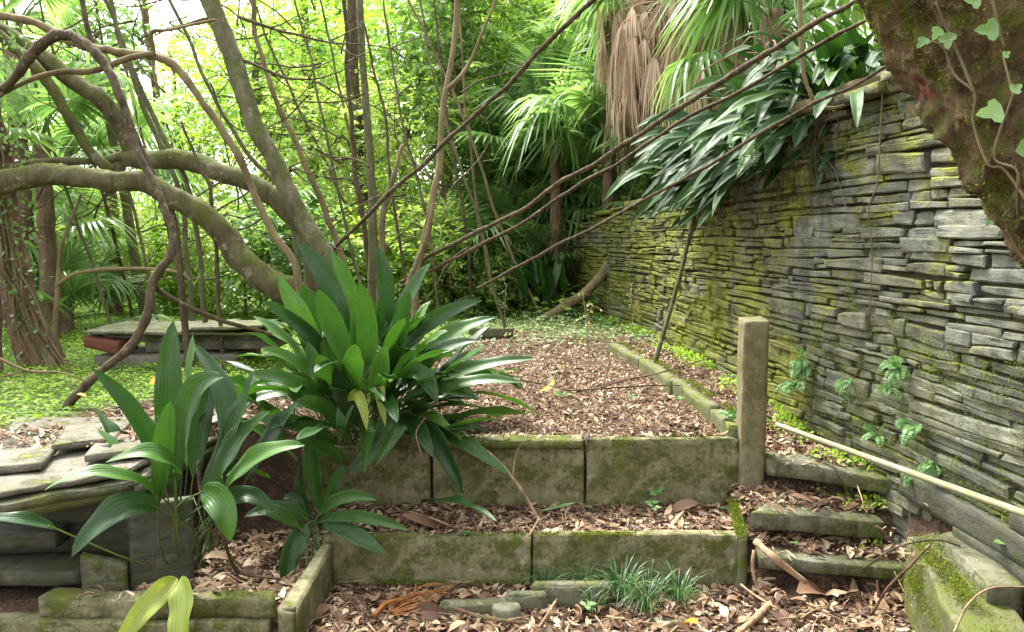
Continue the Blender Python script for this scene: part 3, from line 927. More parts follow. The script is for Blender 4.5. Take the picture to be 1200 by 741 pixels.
def litter_templates(k):
    out = []
    for q in range(k):
        r = np.random.default_rng(100 + q)
        n = 5
        t = np.linspace(0, 1, n)
        asp = [.5, .38, .26, .14, .07, .3][q % 6]
        w = (t + .02) ** .6 * (1.02 - t) ** .6; w = w / w.max() * asp * .5
        bend = r.uniform(-.5, .6); curl = r.uniform(-.9, 1.3)
        y = np.sin(t * max(abs(bend), .05) * 2) / (max(abs(bend), .05) * 2)
        zc = np.sign(bend) * (1 - np.cos(t * abs(bend) * 2)) / (abs(bend) * 2 + .01) * -1
        sx = r.uniform(-.15, .15) * np.sin(t * 3)
        V = []
        for i_ in range(n):
            for u in (-1, 0, 1):
                V.append([sx[i_] + u * w[i_], y[i_] - .5, zc[i_] + curl * abs(u) * w[i_] + r.uniform(-.02, .02)])
        V = np.array(V); V[:, 2] -= V[:, 2].mean()
        T = []
        for i_ in range(n - 1):
            for u in (0, 1):
                a = i_ * 3 + u
                T += [[a, a + 1, a + 4], [a, a + 4, a + 3]]
        out.append((V, np.array(T)))
    return out


LT = litter_templates(12)


def litter_pts(n, x0, x1, y0, y1, cond=None):
    x = rg.uniform(x0, x1, n); y = rg.uniform(y0, y1, n)
    ok = np.ones(n, bool)
    if cond is not None: ok = cond(x, y)
    return x[ok], y[ok]


gl = Geo()


def add_litter(n, x0, x1, y0, y1, s0, s1, cond=None, lift=.012, vb=(0, 1), flat=1.0, bias=.9):
    x, y = litter_pts(n, x0, x1, y0, y1, cond)
    e = .012
    z = height(x, y)
    gxn = (height(x + e, y) - height(x - e, y)) / (2 * e); gyn = (height(x, y + e) - height(x, y - e)) / (2 * e)
    steep = np.hypot(gxn, gyn)
    ok = (steep < 4.0) & ((rg.random(len(x)) < .85 + 1.5 * n2(x, y, 3.5, 3, 21)) | (s1 > .09))
    x, y, z, gxn, gyn = x[ok], y[ok], z[ok], gxn[ok], gyn[ok]
    q_ = 1 / np.maximum(np.hypot(gxn, gyn), 1); nn = norm(np.stack([-gxn * q_, -gyn * q_, np.ones_like(gxn)], -1) + rg.normal(size=(len(x), 3)) * .34 * flat)
    a = rg.uniform(0, 2 * np.pi, len(x))
    d = np.stack([np.cos(a), np.sin(a), rg.normal(size=len(x)) * .12], -1)
    sz = s0 + (s1 - s0) * rg.random(len(x)) ** 2.2
    zz = z + rg.random(len(x)) * lift + sz * .03
    va = np.clip(vb[0] + (vb[1] - vb[0]) * (rg.random(len(x)) ** bias), 0, 1)
    k = rg.integers(0, len(LT), len(x))
    for q in range(len(LT)):
        m_ = k == q
        if m_.sum(): scatter(gl, LT[q], np.stack([x, y, zz], -1)[m_], d[m_], nn[m_], sz[m_], va[m_])


inw = lambda x, y: (x < wx(y) - .03)
add_litter(9000, -.95, 1.3, 2.3, 2.96, .012, .075, inw)
add_litter(7500, -.95, 1.0, 3.03, 3.36, .012, .065, inw)
add_litter(40000, -1.5, 1.1, 3.42, 5.2, .010, .05, inw)
add_litter(26000, -1.6, 1.5, 5.0, 8.2, .016, .05, lambda x, y: inw(x, y) & (rg.random(len(x)) > greenness(x, y) * .9))
add_litter(7000, 1.05, 1.68, 2.3, 4.0, .012, .07, inw)
add_litter(9000, 1.0, 1.66, 2.75, 3.5, .015, .075, inw, .035)
add_litter(9000, 1.0, 1.6, 3.4, 6.5, .012, .06, inw)
add_litter(3500, -1.5, -.8, 2.58, 3.3, .02, .10)
add_litter(9000, -4.2, -1.3, 3.15, 4.6, .012, .07, lambda x, y: rg.random(len(x)) > greenness(x, y) * .93)
# a few broad ones on top
add_litter(170, -.95, 1.6, 2.45, 2.95, .06, .14, inw, .03, (.1, .8))
add_litter(130, -.9, 1.6, 3.05, 3.33, .05, .12, inw, .03, (.1, .8))
add_litter(90, -.9, 1.5, 3.45, 5.5, .06, .10, inw, .02, (.2, .9))
add_litter(26, -1.45, -.85, 2.62, 3.2, .09, .16, inw, .03, (.3, .9))
# scraps lying on the slate heap
x = rg.uniform(-2.6, -1.5, 300); y = rg.uniform(2.9, 3.3, 300)
single('leaf_litter', gl, MAT['litter'], 'layer of dry brown and pinkish fallen leaves on soil', 'leaf litter', kind='stuff', smooth=False)

# fine twigs mixed in the litter
gt = Geo()
for k in range(380):
    x0 = rg.uniform(-1.2, 1.55); y0 = rg.uniform(2.45, 6)
    if not inw(x0, y0): continue
    a = rg.uniform(0, 6.28); L = rg.uniform(.05, .3)
    pts = []
    for t in (0, .5, 1):
        xx = x0 + math.cos(a) * L * t; yy = y0 + math.sin(a) * L * t
        pts.append([xx + rg.normal() * .008, yy + rg.normal() * .008, H(xx, yy) + .018 + rg.uniform(0, .012)])
    if abs(pts[0][2] - pts[2][2]) > .07: continue
    tube(gt, pts, [rg.uniform(.0012, .005), .001], 5, 6, var=rg.random())
single('fine_twigs', gt, MAT['stick'], 'thin dry twigs scattered through the fallen leaves', 'twigs', kind='stuff')

# green ground cover
def cover(n, x0, x1, y0, y1, s0, s1, mat, label, cond, name='ground_cover', hgt=.07, tall=.5):
    g = Geo()
    x, y = litter_pts(n, x0, x1, y0, y1, cond)
    cl = n2(x, y, 3.0, 3, 7)
    z = height(x, y) + np.clip(.5 + cl, 0, 1) * hgt * rg.random(len(x)) + .01
    a = rg.uniform(0, 6.28, len(x))
    d = np.stack([np.cos(a), np.sin(a), rg.uniform(-.1, tall, len(x))], -1)
    nn = norm(rg.normal(size=(len(x), 3)) * .4 + [0, -.15, 1])
    scatter(g, SMALL if s1 > .03 else TINY, np.stack([x, y, z], -1), d, nn, rg.uniform(s0, s1, len(x)), np.clip(rg.random(len(x)) * .8 + cl * .4, 0, 1))
    return single(name, g, MAT[mat], label, 'ground cover', kind='stuff')


cover(60000, -5.2, -.4, 3.15, 8.2, .014, .034, 'cover', 'bright green low ground cover around the back slab pile', lambda x, y: rg.random(len(x)) < greenness(x, y) * (1.0 + .9 * n2(x, y, 2.2, 3, 12)) - .06)
cover(5200, -.6, 1.35, 5.6, 9.2, .018, .045, 'silver_cover', 'pale green creeping plants at the far end of the terrace', lambda x, y: inw(x, y) & (rg.random(len(x)) < sstep(5.4, 7.2, y + n2(x, y, 1.5, 3, 5) * 1.6)), hgt=.12)
cover(30000, -9, 4, 8, 20, .05, .11, 'bg_leaf', 'loose green undergrowth on the woodland floor behind', lambda x, y: (x < wx(np.minimum(y, 10.5)) + 4), name='undergrowth', hgt=.4)
cover(12000, 1.2, 5.0, 2.6, 12, .04, .10, 'bg_leaf', 'weedy green growth on the bank above the wall', lambda x, y: (x > wx(np.minimum(y, 10.5)) + .5), name='bank_growth', hgt=.35)

# ------------------------------------------------------------------ broadleaf woodland
def crown(rg, n_spray, rad, nleaf, size, tpl=TINY, hollow=.35, flat=1.0, lobes=7, L=.55):
    g = Geo()
    c = rdir(rg, lobes) * np.array(rad) * .62 * rg.uniform(.4, 1, (lobes, 1))
    k = rg.integers(0, lobes, n_spray)
    r = rg.uniform(.25, 1, (n_spray, 1)) ** .6
    d = rdir(rg, n_spray)
    org = c[k] + d * r * np.array(rad) * .48
    sprays(g, rg, org, norm(d + [0, 0, .1] + rg.normal(size=(n_spray, 3)) * .4), rg.uniform(.5, 1.1, n_spray) * L, nleaf, size, tpl)
    return g, c


def make_tree(name, label, cat, mat, bark, hgt, rad, n_spray, nleaf, size, seed, group, tpl=TINY, lean=.4, r0=.09, crown_z=None, L=.55):
    rg = np.random.default_rng(seed)
    t = thing(name, label, cat, (0, 0, 0), group)
    cz = crown_z or hgt * .62
    g = Geo()
    dx = rg.uniform(-lean, lean, 2)
    stem = np.array([[0, 0, -.3], [dx[0] * .3, dx[1] * .3, hgt * .3], [dx[0] * .6, dx[1] * .7, hgt * .6], [dx[0], dx[1], hgt * .95]])
    tube(g, stem, [r0 * 1.25, r0, r0 * .7, r0 * .25], 8, rough=.25, wob=.1, seed=seed)
    part('trunk', g, MAT[bark], t)
    gc, cen = crown(rg, n_spray, rad, nleaf, size, tpl, L=L)
    for V in gc.V: V += [dx[0] * .7, dx[1] * .7, cz]
    g = Geo()
    for c_ in cen:
        e = c_ + [dx[0] * .7, dx[1] * .7, cz]
        b = stem[1] * .4 + stem[2] * .6 + [0, 0, rg.uniform(-.5, .5)]
        tube(g, [b, (b + e) / 2 + rg.normal(size=3) * .15 + [0, 0, .1], e, e + (e - b) * .35], [r0 * .35, r0 * .22, r0 * .12, .006], 5, wob=.08, seed=seed)
        for q in range(3):
            f = e + rdir(rg, 1)[0] * rg.uniform(.4, .9)
            tube(g, [e, (e + f) / 2 + rg.normal(size=3) * .06, f], [r0 * .1, .005], 4, 6)
    part('branches', g, MAT[bark], t)
    part('crown', gc, MAT[mat], t)
    return t


BGROUP = 'slender woodland trees behind the terrace'
protos = [
    make_tree('woodland_tree', '', 'tree', 'bg_leaf', 'green_bark', 5.6, (1.7, 1.7, 1.9), 900, 12, .085, 1, BGROUP),
    make_tree('woodland_tree', '', 'tree', 'bg_leaf_dark', 'tan_bark', 6.2, (1.6, 1.6, 2.2), 760, 11, .11, 2, BGROUP, tpl=SMALL),
    make_tree('woodland_tree', '', 'tree', 'bg_leaf_pale', 'green_bark', 5.2, (1.9, 1.9, 1.7), 800, 12, .085, 3, BGROUP),
    make_tree('woodland_tree', '', 'tree', 'bg_leaf', 'brown_bark', 7.0, (2.2, 2.2, 2.4), 900, 12, .12, 4, BGROUP, crown_z=4.4, tpl=SMALL),
]
used = set()
TREES = [  # px, distance, proto, scale, label
    (-70, 9.5, 2, .9, 'pale leafed tree at the left edge beyond the brown trunk'),
    (90, 12.5, 1, .9, 'dark leafed tree behind the brown trunk at far left'),
    (330, 10.5, 0, .85, 'bright green tree behind the leaning trunk'),
    (430, 9.2, 2, .72, 'small pale green tree directly behind the big leafed plant'),
    (520, 10.2, 1, .85, 'small glossy dark leafed tree right of the thin upright stems'),
    (585, 12.0, 0, .95, 'fresh green tree left of the fan palms'),
    (470, 13.5, 3, .95, 'broad green tree in the top middle of the wood'),
    (640, 14.5, 1, 1.1, 'dark leafed tree rising behind the small fan palms'),
    (380, 15.0, 1, 1.05, 'tall dark leafed tree behind the leaning trunk top'),
    (20, 16.0, 3, 1.0, 'broad green tree deep in the wood at far left'),
    (230, 17.5, 0, 1.0, 'green tree deep in the wood above the slab pile'),
    (560, 18.0, 3, 1.15, 'large green tree far back in the middle of the wood'),
    (720, 15.5, 0, 1.2, 'green tree rising behind the palm with dead fronds'),
    (820, 13.5, 1, 1.1, 'dark leafed tree above the wall between the palms'),
    (930, 12.0, 0, 1.1, 'green tree at the top of the bank near the big trunk'),
    (450, 22.0, 2, 1.5, 'pale tree far back behind the middle of the wood'),
    (310, 26.0, 3, 1.5, 'green tree far back behind the arching mossy trunk'),
    (680, 24.0, 3, 1.5, 'green tree far back beyond the fan palms'),
    (-120, 24.0, 2, 1.5, 'pale tree far back past the left edge'),
    (800, 22.0, 3, 1.6, 'large tree far back above the wall'),
    (395, 36.0, 3, 2.2, 'largest tree of the farthest row, behind the leaning trunk'),
    (640, 36.0, 0, 2.4, 'pale topped tree of the farthest row behind the palms'),
]
rt = np.random.default_rng(77)
for (px, y, k, sc_, lab) in TREES:
    o = protos[k] if k not in used else copy_tree(protos[k])
    used.add(k)
    p = AY(px, 300, y)
    o.location = (p[0], y, H(p[0], y) - .05)
    o.rotation_euler = (0, 0, rt.uniform(0, 6.28))
    o.scale = (sc_, sc_, sc_ * rt.uniform(.95, 1.1))
    o['label'] = lab

SG = 'leafy shrubs under the woodland trees'
SPR = [make_tree('shrub', '', 'shrub', m_, 'tan_bark', 1.5, (.95, .95, .85), 420, 10, sz, 20 + q, SG, r0=.02, lean=.15, crown_z=.85, L=.4, tpl=SMALL)
      for q, (m_, sz) in enumerate((('bg_leaf', .085), ('bg_leaf_pale', .07), ('bg_leaf_dark', .095)))]
usedS = set()
SHR = [
    (-60, 7.4, 0, .9, 'green shrub at the left edge beyond the brown trunk'), (130, 8.4, 1, .8, 'pale shrub behind the left end of the slab pile'),
    (215, 9.0, 0, .85, 'green shrub right behind the slab pile'), (290, 8.2, 1, .75, 'pale shrub under the arching mossy trunk'),
    (350, 7.8, 2, .8, 'dark shrub behind the foot of leaning trunk'), (415, 8.4, 0, .9, 'green shrub behind the tall leaves of the central plant'),
    (480, 8.6, 1, .85, 'pale shrub right of the thin upright stems'), (535, 9.4, 2, .8, 'glossy shrub where the diagonal vines come down'),
    (60, 11.0, 0, 1.2, 'green shrub between the brown trunk and pale gap'), (180, 12.5, 1, 1.3, 'large pale shrub in the distance above slab pile'),
    (300, 12.5, 0, 1.35, 'large green shrub in the distance under the mossy limbs'), (400, 12.0, 1, 1.3, 'large pale shrub in the distance behind the leaning trunk'),
    (500, 12.5, 0, 1.4, 'large green shrub in the distance behind the thin stems'), (600, 12.5, 1, 1.3, 'large pale shrub behind the small fan palms'),
    (-60, 15.0, 1, 1.7, 'pale thicket shrub far back at the left edge'), (250, 18.0, 1, 2.1, 'pale thicket shrub far back left of middle'),
    (480, 18.0, 0, 2.2, 'green thicket shrub far back in the middle'), (120, 19.0, 0, 2.0, 'green thicket shrub far back behind the vine trunk'),
    (370, 20.0, 1, 2.2, 'palest thicket shrub, far back behind the leaning trunk'), (610, 19.0, 0, 2.3, 'green thicket shrub far back right of middle'),
    (700, 11.0, 0, 1.0, 'green shrub on the bank below the hanging dead fronds'), (790, 8.5, 1, .8, 'pale shrub on the bank above the wall'),
    (640, 12.0, 1, 1.2, 'pale shrub at the far foot of the wall bank'),
    (570, 8.8, 1, .5, 'low pale shrub left of the far dark leafed plant'),
    (600, 10.2, 0, .7, 'green shrub directly behind the far dark leafed plant'),
    (900, 7.5, 0, .8, 'green shrub above the wall behind the overhanging clump'),
]
for (px, y, k, sc_, lab) in SHR:
    o = SPR[k] if k not in usedS else copy_tree(SPR[k])
    usedS.add(k)
    p = AY(px, 300, y)
    o.location = (p[0], y, H(p[0], y) - .05)
    o.rotation_euler = (0, 0, rt.uniform(0, 6.28))
    o.scale = (sc_, sc_, sc_)
    o['label'] = lab

# ------------------------------------------------------------------ fan palms
def frond_mesh(seed, pet=.7, rad=.55, nseg=30, span=300, droop=.5, local=True):
    rg = np.random.default_rng(seed)
    g = Geo()
    # petiole rises along +Y
    hub = np.array([0, pet, .0])
    tube(g, [[0, 0, 0], [0, pet * .5, .06], hub], [.012, .008, .006], 5, 8, var=.3)
    for k in range(nseg):
        a = R(-span / 2 + span * (k + .5) / nseg)
        d = np.array([math.sin(a), math.cos(a), .12 * math.cos(a * 1.3)])
        L = rad * (1 - .28 * (abs(a) / math.pi)) * rg.uniform(.9, 1.06)
        t = np.array([0.04, .3, .55, .78, 1.0])
        dr = droop * rg.uniform(.6, 1.5)
        C = hub + d * (t * L)[:, None]
        C[:, 2] -= dr * L * np.clip(t - .35, 0, 1) ** 1.7 * 1.5
        C[:, 2] += .05 * L * np.sin(t * 3)
        s_ = norm(np.cross(d, [0, 0, 1.]))
        w = np.array([.1, .95, 1.0, .6, .04]) * L * math.tan(R(span / nseg / 2)) * .58
        w = np.minimum(w, .022 * rad / .55)
        up = np.array([0, 0, 1.])
        V = np.stack([C - s_ * w[:, None] + up * w[:, None] * .5, C, C + s_ * w[:, None] + up * w[:, None] * .5], 1)
        Q = []
        for i_ in range(4):
            for u in (0, 1):
                q = i_ * 3 + u
                Q.append([q, q + 1, q + 4, q + 3])
        g.add(V.reshape(-1, 3), Q, None, np.clip(rg.normal(.5, .22), 0, 1))
    return g


FM = [frond_mesh(1, droop=.35).mesh('frond', MAT['palm']), frond_mesh(2, droop=.8, span=280).mesh('frond', MAT['palm']), frond_mesh(3, .55, .5, 26, 320, .15).mesh('frond', MAT['palm']),
      frond_mesh(5, .5, .6, 30, 260, 1.4).mesh('frond', MAT['palm'])]


def fan_palm(label, x, y, z, trunk_h, n, sc_, seed, skirt=0, group='fan palms in the wood', elev=(-25, 75), tr=.07, kinds=(0, 1, 2, 3)):
    rg = np.random.default_rng(seed)
    t = thing('fan_palm', label, 'palm', (x, y, z), group)
    g = Geo()
    tube(g, [[0, 0, -.15], [.02, 0, trunk_h * .5], [0, .03, trunk_h + .05]], [tr * 1.1, tr, tr * .9], 10, rough=.4, nscale=18)
    part('trunk', g, MAT['fibre'], t, local=True)
    for k in range(n):
        az = k * 2.39996 + rg.uniform(-.3, .3)
        el = R(elev[0] + (elev[1] - elev[0]) * ((k + .5) / n) + rg.uniform(-8, 8))
        o = bpy.data.objects.new('frond', FM[kinds[k % len(kinds)]])
        COL.objects.link(o); o.parent = t
        d = Vector((math.cos(az) * math.cos(el), math.sin(az) * math.cos(el), math.sin(el)))
        up = Vector((0, 0, 1)); xax = d.cross(up).normalized(); zax = xax.cross(d)
        m3 = Matrix((xax, d, zax)).transposed().to_4x4()
        s1 = sc_ * rg.uniform(.85, 1.15)
        o.matrix_basis = Matrix.Translation((0, 0, trunk_h * rg.uniform(.9, 1.02))) @ m3 @ Matrix.Scale(s1, 4)
    if skirt:
        # dead fronds folded down round the trunk
        g = Geo()
        for k in range(skirt):
            a = rg.uniform(0, 6.28)
            z0 = trunk_h * rg.uniform(.55, 1.0)
            L = rg.uniform(.4, .72) * sc_
            out = np.array([math.cos(a), math.sin(a), 0])
            b = out * tr * .9 + [0, 0, z0]
            e = out * (tr + rg.uniform(.12, .58) * sc_) + [0, 0, z0 - rg.uniform(-.02, .22) * sc_]
            tube(g, [b, (b + e) / 2 + [0, 0, .06], e], [.010, .006], 4, 5, var=.6, caps=False)
            tang = np.array([-out[1], out[0], 0])
            vb = rg.uniform(.1, .95)
            for q in range(16):
                f = (q - 7.5) / 7.5
                tip = e + tang * f * L * rg.uniform(.12, .30) + out * rg.uniform(-.12, .08) * L + [0, 0, -L * rg.uniform(.7, 1.05)]
                C = bez(e, e + tang * f * L * .16 + out * .06 + [0, 0, -.15 * L], tip, 5)
                wd = np.array([.3, 1, .9, .5, .05]) * rg.uniform(.006, .011)
                sd = norm(tang + rg.normal(size=3) * .5)
                V = np.stack([C - sd * wd[:, None], C + sd * wd[:, None]], 1).reshape(-1, 3)
                g.add(V, [[i_ * 2, i_ * 2 + 1, i_ * 2 + 3, i_ * 2 + 2] for i_ in range(4)], None, np.clip(vb + rg.normal() * .12, 0, 1))
        part('dead_fronds', g, MAT['dead'], t, local=True, smooth=False)
    return t


def palm_at(label, px, py, y, trunk_h, n, sc_, seed, **k):
    """crown centre seen at (px,py); stands on the ground under it"""
    p = AY(px, py, y)
    gz = H(p[0], y)
    th = max(p[2] - gz, .15)
    return fan_palm(label, p[0], y, gz, th, n, sc_, seed, **k)


palm_at('tall fan palm with a thick brown skirt of dead fronds above the wall', 800, -25, 7.6, 0, 16, 1.2, 1, skirt=230, tr=.16, kinds=(1, 3, 1, 0))
palm_at('fan palm with pale dead fronds, left of the one with the thickest skirt', 768, -15, 9.0, 0, 14, 1.2, 2, skirt=60, tr=.12, kinds=(3, 1, 3, 0))
palm_at('slim fan palm with a tan dead skirt at the top, left of the brown skirts', 665, -5, 13.0, 0, 14, 1.3, 3, skirt=34, tr=.10, kinds=(1, 3, 0))
palm_at('fan palm with drooping bright fronds above the overhanging clump', 905, 20, 6.0, 0, 14, 1.0, 4, skirt=14, tr=.09, kinds=(1, 3, 0))
palm_at('fan palm showing shining fronds in the middle of the bank', 650, 150, 9.2, 0, 15, 1.05, 5)
palm_at('low fan palm with spread fronds beside the far foot of the wall', 622, 215, 11.0, 0, 14, 1.1, 6, kinds=(1, 3, 0))
palm_at('fan palm on the bank below the hanging dead fronds', 712, 150, 8.6, 0, 14, 1.0, 7, kinds=(3, 1, 0))
palm_at('small fan palm with a stubby brown trunk near the end of the wall', 640, 285, 10.2, 0, 11, .8, 8, skirt=12, tr=.13, kinds=(1, 3))
palm_at('fan palm low on the bank left of the curved log', 585, 268, 10.6, 0, 13, .95, 21, kinds=(1, 0, 3))
palm_at('fan palm right above the curved log on the bank', 700, 225, 10.8, 0, 13, 1.0, 22, kinds=(1, 0))
palm_at('fan palm in the middle distance behind the second diagonal vine', 590, 190, 10.5, 0, 13, 1.0, 23)
palm_at('pale fan palm on the bank under the first dead fronds', 670, 95, 10.5, 0, 13, 1.0, 24, kinds=(3, 1, 0))
palm_at('small fan palm nearest the far end of the wall top', 735, 235, 8.9, 0, 11, .7, 25, kinds=(0, 2))
palm_at('low bright fan palm just above the far dark leafed plant', 640, 318, 9.6, 0, 14, .75, 31, elev=(5, 80), kinds=(0, 1))
palm_at('low fan palm left of the far dark leafed plant by the path end', 575, 325, 9.2, 0, 14, .7, 32, elev=(5, 80), kinds=(0, 1))
palm_at('fan palm filling the gap under the lowest diagonal vine', 608, 285, 9.9, 0, 15, .9, 33, elev=(-5, 80), kinds=(1, 0))
palm_at('fan palm hanging over the farthest end of the wall', 672, 250, 10.4, 0, 15, 1.0, 34, kinds=(1, 3))
palm_at('small bluish fan palm low behind the central plant', 525, 300, 9.4, 0, 13, .9, 9)
palm_at('low fan palm behind the left edge of the slab pile', 75, 385, 6.6, 0, 13, .75, 10, elev=(0, 80), kinds=(0, 2))
palm_at('fan palm beside the brown trunk at the left', 45, 285, 6.9, 0, 12, .85, 11, kinds=(0, 2, 1))
palm_at('fan palm with lit fan at the upper left, under the vine arch', 45, 170, 6.2, 0, 10, .85, 12, kinds=(0, 2))
palm_at('pale fan palm behind the green limb at the upper left', 125, 180, 8.2, 0, 11, .95, 13)
palm_at('fan palm at the top left corner', 10, 40, 6.4, 0, 11, 1.0, 14, kinds=(1, 0))
palm_at('small fan palm growing under the arching mossy trunk', 330, 270, 8.5, 0, 10, .75, 15)
palm_at('fan palm at the top above the bank, right of the dead skirts', 890, 60, 8.2, 0, 13, 1.1, 16, kinds=(1, 3, 0))
palm_at('fan palm with a pale green top at the middle of the bank edge', 745, 60, 9.6, 0, 13, 1.1, 17, kinds=(3, 1))

# ------------------------------------------------------------------ traced limbs
def pl3(pts, y):
    """pixel polyline -> 3D, y scalar or per-point distances"""
    ys = np.broadcast_to(y, (len(pts),)) if np.ndim(y) == 0 else np.interp(np.linspace(0, 1, len(pts)), np.linspace(0, 1, len(y)), y)
    return np.array([AY(a, b, c) for (a, b), c in zip(pts, ys)]), ys


def limb(g, pts, y, rpx, seg=10, **k):
    P, ys = pl3(pts, y)
    rr = np.interp(np.linspace(0, 1, len(pts)), np.linspace(0, 1, len(np.atleast_1d(rpx))), np.atleast_1d(rpx)) * ys / 867.0
    return tube(g, P, rr, seg, **k)


def grounded(pts, y, drop=.1):
    P, ys = pl3(pts, y)
    return P


# mossy fallen tree with arching trunk
T1 = thing('arching_tree', 'mossy grey trunk arching in from left edge with raised limbs', 'tree', (-1.75, 5.2, .55))
g = Geo()
limb(g, [(-260, 262), (-120, 232), (0, 215), (100, 208), (170, 216), (240, 262), (300, 318), (345, 352), (385, 392), (400, 450)], [4.6, 4.9, 5.2], [15, 13.5, 13.5, 12, 12, 13, 15.5, 18, 22, 27], 28, rough=.26, nscale=13, wob=.05, seed=1, m=140)
part('trunk', g, MAT['moss_bark'], T1)
for nm, pts, y, r_ in (
    ('limb', [(362, 372), (370, 300), (320, 235), (255, 200), (170, 183), (148, 182)], [5.2, 5.4], [13, 11, 11, 11, 10.5, 8]),
    ('limb', [(160, 184), (128, 132), (70, 84), (0, 34), (-90, -20)], [5.4, 5.1], [8, 9.5, 9.5, 9.5, 9.5]),
    ('limb', [(130, 200), (90, 155), (40, 80), (-30, 20)], [5.25, 5.0], [6, 6, 6, 5]),
    ('limb', [(148, 182), (95, 186), (40, 194), (-40, 214)], [5.35, 4.9], [5, 4, 3.5, 3])):
    g = Geo(); limb(g, pts, y, r_, 16, rough=.26, nscale=14, wob=.05, seed=3, m=100); part(nm, g, MAT['moss_bark'], T1)
# leaning trunk
T2 = thing('leaning_tree', 'straight olive grey trunk leaning left above the central plant', 'tree', (*AZ(425, 440, .57)[:2], .5))
g = Geo()
limb(g, [(430, 450), (415, 380), (385, 310), (345, 235), (315, 180), (290, 120), (270, 60), (240, -20), (215, -90)], [4.9, 5.3], [12, 10.5, 10.5, 10.5, 10, 10.5, 10, 10, 9.5], 24, rough=.2, nscale=13, wob=.03, seed=9, m=120)
part('trunk', g, MAT['green_bark'], T2)
g = Geo(); limb(g, [(262, 30), (250, 0), (236, -50)], 5.25, [6, 5, 4], 8, rough=.1); part('limb', g, MAT['green_bark'], T2)
for pts in ([(280, 20), (330, 35), (400, 50), (470, 60)], [(283, 70), (330, 90), (365, 85), (420, 75)], [(262, 22), (210, 30), (175, 50)], [(330, 210), (350, 200), (390, 205)]):
    g = Geo(); limb(g, pts, 5.2, [2.2, .5], 6, wob=.07, rough=.3)
    for q_ in range(1, len(pts)):
        for s_ in (-1, 1):
            a_, b_ = pts[q_]; limb(g, [(a_ - 12, b_ - 3), (a_ + 10, b_ + s_ * 12), (a_ + 26, b_ + s_ * 18)], 5.2, [1.0, .4], 4, wob=.03)
    part('twig', g, MAT['vine'], T2)

# vine trunk looping at left
V1 = thing('twisted_vine', 'thick dark vine snaking up from leaf litter past slab pile', 'vine', (*AZ(78, 488, .6)[:2], .55))
g = Geo()
limb(g, [(74, 494), (82, 474), (112, 443), (150, 408), (172, 368), (178, 328), (200, 300), (205, 272), (192, 232), (172, 190), (148, 130), (128, 80), (100, 50), (70, 42), (38, 62), (18, 92), (4, 104), (-30, 80)], [3.75, 3.9, 4.2, 4.4], [6, 5.6, 5.6, 5.2, 4.8, 4.8, 5.2, 4.2, 4, 4, 4.4, 4.8, 5.6, 6.2, 5.6, 5, 5, 5], 14, rough=.5, nscale=22, wob=.035, seed=5, m=160)
part('stem', g, MAT['vine'], V1)
g = Geo(); limb(g, [(178, 328), (195, 345), (250, 372), (330, 395)], [4.2, 4.8], [4, 3, 2], 8, wob=.03, rough=.2); part('side_shoot', g, MAT['vine'], V1)
V2 = thing('arching_vine', 'light brown vine arching from top left down behind the central plant', 'vine', (*AZ(360, 420, .58)[:2], .55))
g = Geo()
limb(g, [(372, 450), (362, 380), (345, 318), (310, 250), (282, 190), (250, 135), (215, 85), (180, 66), (130, 58), (75, 40), (40, 24), (-10, 20)], [4.7, 4.5], [4.6, 4.4, 4.4, 4.2, 4.4, 4.2, 4.4, 4.6, 4.8, 4.6, 4.2, 4], 12, rough=.45, nscale=22, wob=.045, seed=8, m=150)
part('stem', g, MAT['tan_bark'], V2)
g = Geo(); limb(g, [(182, 62), (150, 72), (110, 84), (70, 84), (30, 98), (-10, 120)], [4.5, 4.4], [3.5, 3.5, 4, 3, 3, 3], 8, rough=.25, wob=.03); part('side_shoot', g, MAT['tan_bark'], V2)
g = Geo(); limb(g, [(180, 62), (176, 40), (196, 35), (250, 22)], 4.5, [2.5, 1.5], 6, rough=.25, wob=.03); part('side_shoot', g, MAT['tan_bark'], V2)

# brown trunk at the left edge
T3 = thing('old_tree', 'rugged brown trunk wrapped in dead ivy at left edge', 'tree', (*AZ(40, 452, .62)[:2], .55))
g = Geo()
limb(g, [(95, 470), (66, 452), (52, 420), (30, 372), (12, 310), (-2, 240), (-12, 150), (-18, 40), (-22, -80)], [5.0, 5.1], [34, 27, 23, 20, 18, 17, 16, 16, 15], 22, rough=.28, nscale=12, wob=.05, seed=12)
part('trunk', g, MAT['brown_bark'], T3)
g = Geo()
rv = np.random.default_rng(8)
for k in range(16):
    x0 = rv.uniform(-1, 1); yy = 450; pts = []
    for q in range(7):
        t = q / 6
        py_ = 458 - t * 420; pts.append((np.interp(py_, [40, 150, 240, 310, 372, 420, 470], [-18, -12, -2, 12, 30, 52, 90]) + x0 * np.interp(py_, [40, 310, 372, 470], [15, 17, 20, 30]) + rv.normal() * 3, py_))
    limb(g, pts, [4.86, 4.93], rv.uniform(.8, 2.0), 5, wob=.05, seed=k)
part('ivy_stems', g, MAT['tan_bark'], T3)
g = Geo()
n = 700
pp = np.array([AY(rv.uniform(-25, 60) * (1 - .5 * t) , 450 - 420 * t, 4.82 + rv.uniform(0, .1)) for t in rv.random(n)])
scatter(g, TINY, pp, rdir(rv, n, -.5), norm(rv.normal(size=(n, 3)) * .5 + [0, -1, .3]), rv.uniform(.02, .05, n), rv.random(n) * .5)
part('ivy_leaves', g, MAT['bg_leaf_dark'], T3)
g = Geo()
limb(g, [(3, 520), (-2, 470), (-8, 380), (-16, 300)], 4.7, [10, 8, 7, 7], 12, rough=.25, wob=.03)
single('tree_stump', g, MAT['brown_bark'], 'second brown stem cut by the left edge below the ivy trunk', 'tree trunk')

